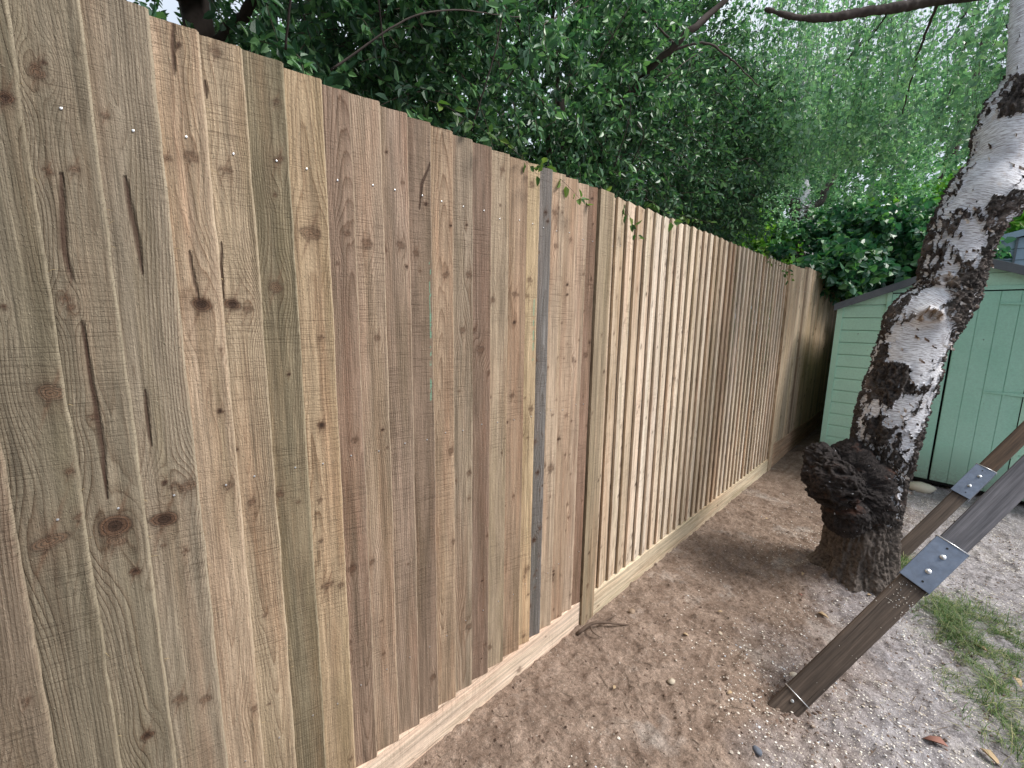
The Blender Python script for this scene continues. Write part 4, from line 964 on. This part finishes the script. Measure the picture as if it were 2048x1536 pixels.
# evergreen tree two (middle, larger)
ev2 = thing('evergreen_tree', 'dense dark holm oak like tree spreading over the middle of the fence', 'tree', (-2.3,2.8,0))
O2 = np.array([-2.3,2.8,0])
tree_limbs(ev2, O2, [('trunk', [(-2.3,2.8,-.1),(-2.32,2.85,1.4),(-2.3,2.8,2.3),(-2.4,2.9,3.6)], .10, .05),
  ('branch', [(-2.3,2.8,2.2),(-1.833,2.794,2.826),(-1.603,2.778,2.997),(-1.47,2.785,3.069),(-1.344,2.783,3.131),(-1.214,2.958,3.32),(-1.1,3.05,3.6)], .03, .012),
  ('branch', [(-1.45,2.79,3.08),(-1.3,3.1,3.12),(-1.25,3.4,3.05),(-1.2,3.6,2.9)], .010, .004),
  ('branch', [(-2.3,2.8,2.2),(-1.9,2.1,2.6),(-1.6,1.5,2.9),(-1.4,1.0,3.0)], .025, .006), ('branch', [(-2.3,2.8,2.0),(-1.8,3.4,2.3),(-1.5,3.9,2.5)], .02, .006),
  ('branch', [(-2.3,2.8,2.5),(-2.0,2.3,3.2),(-1.7,1.9,3.7)], .022, .006), ('branch', [(-1.9,2.1,2.6),(-1.6,1.9,2.3),(-1.35,1.7,2.1)], .012, .004)], DB)
c = np.vstack([ell(r, 2300, (-2.15,2.3,2.95), (1.0,1.7,1.25), .4, gap), ell(r, 1100, (-1.75,3.4,2.7), (.75,1.15,.95), .4, gap), ell(r, 900, (-1.6,1.5,2.6), (.55,1.0,.8), .4, gap)])
c = c[(c[:,0] < -1.12) & (c[:,2] > 1.75)]
c = np.vstack([c, ell(r, 500, (-1.75,4.0,2.75), (.55,.55,.85), .5)])
crown(ev2, O2, c, unit(c-np.array([-2.2,2.5,2.6]))+r.normal(size=c.shape)*.5+np.array([.2,0,0]), EVG, TWG, 26, .25, .037, .50, 33)
# dark leaning bough and bare twigs in front of the crown
def pull(P, k): P = np.array(P)-np.array([0,0,1.36]); return [tuple(q*k+np.array([0,0,1.36])) for q in P]
tree_limbs(ev2, O2, [('branch', [(-2.3,2.8,2.2),(-1.7,2.4,2.35)]+pull([(-1.833,2.794,2.826),(-1.603,2.778,2.997),(-1.47,2.785,3.069),(-1.344,2.783,3.131),(-1.214,2.958,3.32),(-1.1,3.05,3.5)], .74), .022, .011),
  ('branch', pull([(-1.46,2.785,3.08),(-1.3,2.95,3.14),(-1.22,3.2,3.12),(-1.12,3.5,3.02)], .74), .007, .0025), ('branch', pull([(-1.40,2.785,3.10),(-1.52,2.6,3.25),(-1.6,2.5,3.4)], .74), .006, .002)]
  + [('branch', [(float(a), float(b), float(c_)), (float(a+.12), float(b+d_*.4), float(c_+.12+e_*.2)), (float(a+.16), float(b+d_), float(c_+.15+e_*.5))], .0032, .0012)
     for a, b, c_, d_, e_ in zip(r.uniform(-1.3,-1.15,16), r.uniform(.4,3.6,16), r.uniform(1.95,2.5,16), r.uniform(-.5,.7,16), r.uniform(-.3,1,16))], DB)
# thin bare twigs crossing the crown
# overhanging sprigs in front of the fence top
cs = np.array([(-1.04,1.50,1.90),(-1.03,1.62,1.88),(-1.05,1.36,1.90),(-1.05,1.15,1.9),(-1.05,.95,1.92),(-1.03,3.85,1.92),(-1.02,4.05,1.9),(-1.04,4.25,1.93),(-1.03,1.85,1.92),(-1.06,2.2,1.92),(-1.06,.70,1.95),(-1.05,3.6,1.93)])
ds = np.array([(.6,.2,-.7),(.5,-.1,-.5),(.4,-.1,-.6),(.4,.2,-.3),(.3,.2,-.2),(.5,.1,-.8),(.4,.3,-.8),(.4,-.2,-.6),(.4,.3,-.2),(.4,.3,-.1),(.3,.3,-.1),(.4,.1,-.3)])
crown(ev2, O2, cs, ds, leaf_mat('sprig_leaf', lin(52,84,50), lin(84,116,58), lin(120,140,70), .4, .3, .5), DB, 12, .16, .036, .55, 34, .3, .2, 'sprigs', .0012)
[o for o in ev2.children if o.name.startswith('sprigs')][0]['kind'] = 'stuff'

# birch crown: pendulous strings of leaves
def weeping(parent, origin, tops, Ls, mat, tw, per, ll, seed, lname='crown', sway=.12, lw=.72):
    r = np.random.default_rng(seed); N = len(tops); K = 7; t = np.linspace(0,1,K)
    ax = r.normal(size=(N,2))*sway; ax2 = r.normal(size=(N,2))*sway*.4
    paths = np.repeat(tops[:,None,:], K, 1).copy()
    paths[...,0] += ax[:,0:1]*t[None]**.6*Ls[:,None]*1.0+ax2[:,0:1]*np.sin(t*5)[None]; paths[...,1] += ax[:,1:2]*t[None]**.6*Ls[:,None]+ax2[:,1:2]*np.sin(t*4)[None]
    paths[...,2] -= t[None]*Ls[:,None]
    V, F = tubes(paths, np.full((N,K), .0011)*(1.2-.7*t)[None], 3); link('twigs', mesh_from('twigs', V-origin, F, tw), parent)['kind'] = 'stuff'
    q = r.random((N,per)); fi = q*(K-1); i0 = np.minimum(fi.astype(int), K-2); f = (fi-i0)[...,None]; idx = np.arange(N)[:,None]
    P = paths[idx,i0]*(1-f)+paths[idx,i0+1]*f
    rn = unit(r.normal(size=P.shape)*np.array([1,1,.5])); P = P+rn*r.uniform(.005,.035,P.shape[:2])[...,None]
    D = unit(rn*.8+np.array([0,0,-.55])+r.normal(size=P.shape)*.6); Nn = unit(rn+r.normal(size=P.shape)*.7+np.array([0,0,.7]))
    P = P.reshape(-1,3); n = len(P); L = r.uniform(ll*.6,ll*1.25,n)
    V, F = leaves_geo(P, D.reshape(-1,3), Nn.reshape(-1,3), L, L*lw*r.uniform(.85,1.15,n), .12, .1, .26)
    link(lname, mesh_from(lname, V-origin, F, mat, False), parent)
r = np.random.default_rng(51); N = 1500
yy = r.uniform(3.7,7.2,N); ra = r.uniform(-.40,.12,N); xx = ra*yy
tops = np.stack([xx, yy, r.uniform(3.0,4.9,N)], -1)
cc = tops[:95]; tops = cc[r.integers(0,95,N)]+r.normal(size=(N,3))*np.array([.13,.16,.16])
keep = fbm(tops[:,0]*1.1+4, tops[:,1]*1.1, tops[:,2]*.6, o=3) > .43; tops = tops[keep][:950]
bot = 1.36+(.20+.13*fbm(tops[:,0]*1.7, tops[:,1]*.6+5, o=2)+.12*sstep(-.28,-.42,tops[:,0]/tops[:,1]))*tops[:,1]
Ls = np.clip(tops[:,2]-bot-r.random(len(tops))*.35, .3, 2.3)
weeping(birch, BO, tops, Ls, BIR, DB, 56, .037, 52)
r = np.random.default_rng(57); n = 150
yy = r.uniform(3.3,4.6,n); tops2 = np.stack([r.uniform(-.38,.06,n)*yy, yy, r.uniform(2.9,3.6,n)], -1); cc = tops2[:26]; tops2 = cc[r.integers(0,26,n)]+r.normal(size=(n,3))*.07
weeping(birch, BO, tops2, np.clip(tops2[:,2]-(1.36+.25*tops2[:,1])+.1-r.random(n)*.6, .25, 1.2), BIR, DB, 22, .044, 58)
# bough structure the strings hang from (mostly above the picture)
def bough(pts, r0, r1): return ('branch', [tuple(p) for p in pts], r0, r1)
tree_limbs(birch, BO, [bough([(.3,3.55,3.0),(-.1,4.2,3.6),(-.7,5.2,4.0),(-1.3,6.3,4.1)], .03, .008), bough([(.42,3.7,3.5),(.2,4.6,4.1),(-.1,5.8,4.4),(-.3,6.8,4.4)], .03, .008),
  bough([(.5,3.8,4.2),(.7,4.8,4.6),(.6,6.2,4.8)], .025, .008), bough([(-.1,3.35,3.8),(-.6,3.9,4.0),(-1.2,4.5,4.0)], .02, .006),
  bough([(-.227,3.492,3.145),(-.3,3.7,3.0),(-.36,3.95,2.75)], .009, .003), bough([(-.38,3.33,3.10),(-.45,3.6,3.25),(-.6,4.0,3.3)], .009, .003),
  bough([(-.1,4.6,3.55),(-.16,4.75,3.2),(-.22,4.85,2.95)], .008, .003)], DB)

hd = thing('light_block_hedge', 'tall unseen evergreen hedge added behind the viewpoint to block light', 'hedge', (.5,-4.2,0)); OHD = np.array([.5,-4.2,0])  # added out of view to cut light from behind the camera
r = np.random.default_rng(91); n = 2600
c = np.stack([r.uniform(-4.5,6,n), -3.6-r.random(n)**2*.8, r.uniform(.0,4.6,n)], -1)
crown(hd, OHD, c, r.normal(size=c.shape)*.6+np.array([0,.8,.4]), EVG, TWG, 14, .4, .13, .6, 92)
mb = MB(); mb.box((-5,-.7,-.1),(5.6,-.2,4.4)); mb.build('light_block_core', [DB], hd)  # plain box inside the leaves, blocks light

# background birch with forked grey trunk
bt = thing('background_birch', 'slender grey birch with a forked pale stem rising beyond the far end of the fence', 'tree', (-1.70,7.95,0))
OB = np.array([-1.70,7.95,0])
V, F, A = limb_mesh([(-1.70,7.9,-.1,.26),(-1.70,7.9,1.5,.22),(-1.69,7.93,2.4,.20),(-1.725,7.99,2.96,.17),(-1.75,8.02,3.2,.10),(-1.76,8.047,3.42,.06),(-1.82,8.08,3.81,.05),(-1.86,7.98,4.4,.045),(-1.93,7.8,5.4,.03)], 260, 70, lambda S, z: -.12+.5*sstep(3.1,3.4,z), 1.2)
V = V+BO-OB; link('trunk', mesh_from('trunk', V, F, BARK, True, None, A), bt)
tree_limbs(bt, OB, [('branch', [(-1.73,8.0,2.9),(-1.93,7.95,3.3),(-2.0,7.9,3.6),(-2.2,7.8,4.2)], .07, .02), ('branch', [(-1.7,8.0,2.9),(-1.5,8.05,3.3),(-1.38,8.1,3.7),(-1.2,8.2,4.4)], .06, .02), ('branch', [(-1.8,7.9,4.0),(-2.6,7.6,4.6),(-3.2,7.4,4.8)], .03, .01)], BARK)
r = np.random.default_rng(61); N = 1100
tops = np.stack([r.uniform(-4.6,-.4,N), r.uniform(8.4,10.5,N), r.uniform(3.6,6.8,N)], -1); tops = tops[fbm(tops[:,0]*.8, tops[:,1]*.8, tops[:,2]*.5, o=3) > .48]
weeping(bt, OB, tops, np.clip(tops[:,2]-r.uniform(2.9,4.2,len(tops)), .4, 2.6), FARL, DB, 60, .05, 62)

# hazel bush, laurel and bright shrub
hz = thing('hazel_bush', 'broad green hazel bush bulging over the far fence corner beside the shed roof', 'bush', (-1.0,7.9,0)); OH = np.array([-1.0,7.9,0])
r = np.random.default_rng(71)
c = np.vstack([ell(r, 900, (-1.1,7.6,2.25), (1.3,.9,.62), .5, lambda p: gap(p,.38,2.)), ell(r, 500, (-.35,8.1,2.1), (.6,.8,.6), .5, lambda p: gap(p,.38,2.)), ell(r, 420, (-.86,6.5,2.0), (.30,.85,.26), .2)])  # last clump widened over the alley to darken it
c = c[c[:,2] > 1.3]; c = np.vstack([c, ell(r, 260, (-.80,7.75,.9), (.45,.25,1.0), .1)])  # low leaves added to close the alley end and cut its light
crown(hz, OH, c, unit(c-np.array([-.8,8.0,1.6]))+r.normal(size=c.shape)*.4+np.array([0,-.3,.1]), HAZ, DB, 14, .3, .085, .8, 72, .35, .12)
tree_limbs(hz, OH, [('stem', [(-1.0+.1*k,7.9,-.1),(-1.0+.25*k,7.8,1.2),(-1.0+.45*k,7.7,2.2)], .025, .008) for k in (-2,-1,0,1,2)], DB)
bs = thing('bright_shrub', 'yellow green leafy shrub behind the far fence bay left of the grey birch stem', 'bush', (-2.6,7.2,0)); OS = np.array([-2.6,7.2,0])
c = np.vstack([ell(r, 700, (-2.5,7.3,2.4), (.8,.9,.8), .45, lambda p: gap(p,.4,2.)), ell(r, 500, (.3,10.3,3.3), (2.2,.9,.9), .4, lambda p: gap(p,.42,1.4))])
crown(bs, OS, c[:700], unit(r.normal(size=(700,3)))[:len(c[:700])]+np.array([.1,-.2,.2]), BRI, DB, 12, .3, .075, .72, 73, .3, .12)
tree_limbs(bs, OS, [('stem', [(-2.6+.1*k,7.2,-.1),(-2.6+.2*k,7.2,1.2),(-2.6+.3*k,7.2,2.2)], .02, .006) for k in (-1,0,1)], DB)
bs2 = thing('bright_shrub', 'lime green shrub glimpsed behind the birch trunk and above the blue grey shed', 'bush', (.3,11.4,0)); OS2 = np.array([.3,11.4,0])
c = ell(r, 800, (.2,11.4,2.9), (3.0,.9,1.2), .4, lambda p: gap(p,.40,1.2))
crown(bs2, OS2, c, unit(r.normal(size=c.shape))+np.array([.1,-.2,.2]), BRI, DB, 12, .45, .12, .72, 74, .3, .12)
tree_limbs(bs2, OS2, [('stem', [(.3+.1*k,11.4,-.1),(.3+.5*k,11.4,1.2),(.3+.9*k,11.4,2.6)], .04, .01) for k in (-2,-1,0,1,2)], DB)
# wooded backdrop beyond the gardens
wl = thing('woodland', None, None, (-4,10,0)); wl['kind'] = 'stuff'; wl['label'] = 'mixed green trees filling the view beyond the fence'
del wl['kind']; tag(wl, 'mixed mid green trees filling the distance beyond the fence', 'woodland')
wl['kind'] = 'stuff'
OW = np.array([-4.,10.,0])
r = np.random.default_rng(81)
az = r.uniform(-75, 22, 5200); dist = r.uniform(10.5, 17, 5200); hz_ = r.random(5200)**1.3*6.2
c = np.stack([np.sin(np.radians(az))*dist, np.cos(np.radians(az))*dist, hz_], -1)
c[az < -32, 2] *= 1.5
c = c[fbm(c[:,0]*.45+9, c[:,1]*.45, c[:,2]*.45, o=3) > .37+.02*np.where(az < -32, 0, c[:,2])]
crown(wl, OW, c, unit(r.normal(size=c.shape))+np.array([0,0,.2]), FARL, DB, 14, .8, .17, .75, 82, .3, .12)
mb = MB()
for k in range(16):
    a = math.radians(-72+k*6+random.uniform(-2,2)); d = random.uniform(11.5,15.5); x, y_ = math.sin(a)*d+4, math.cos(a)*d-10
    mb.tube(spline([(x,y_,-.1),(x+random.uniform(-.2,.2),y_,3),(x+random.uniform(-.5,.5),y_,7)], 12), np.linspace(.18,.06,12), 8)
mb.build('stems', [DB], wl, True)['kind'] = 'stuff'
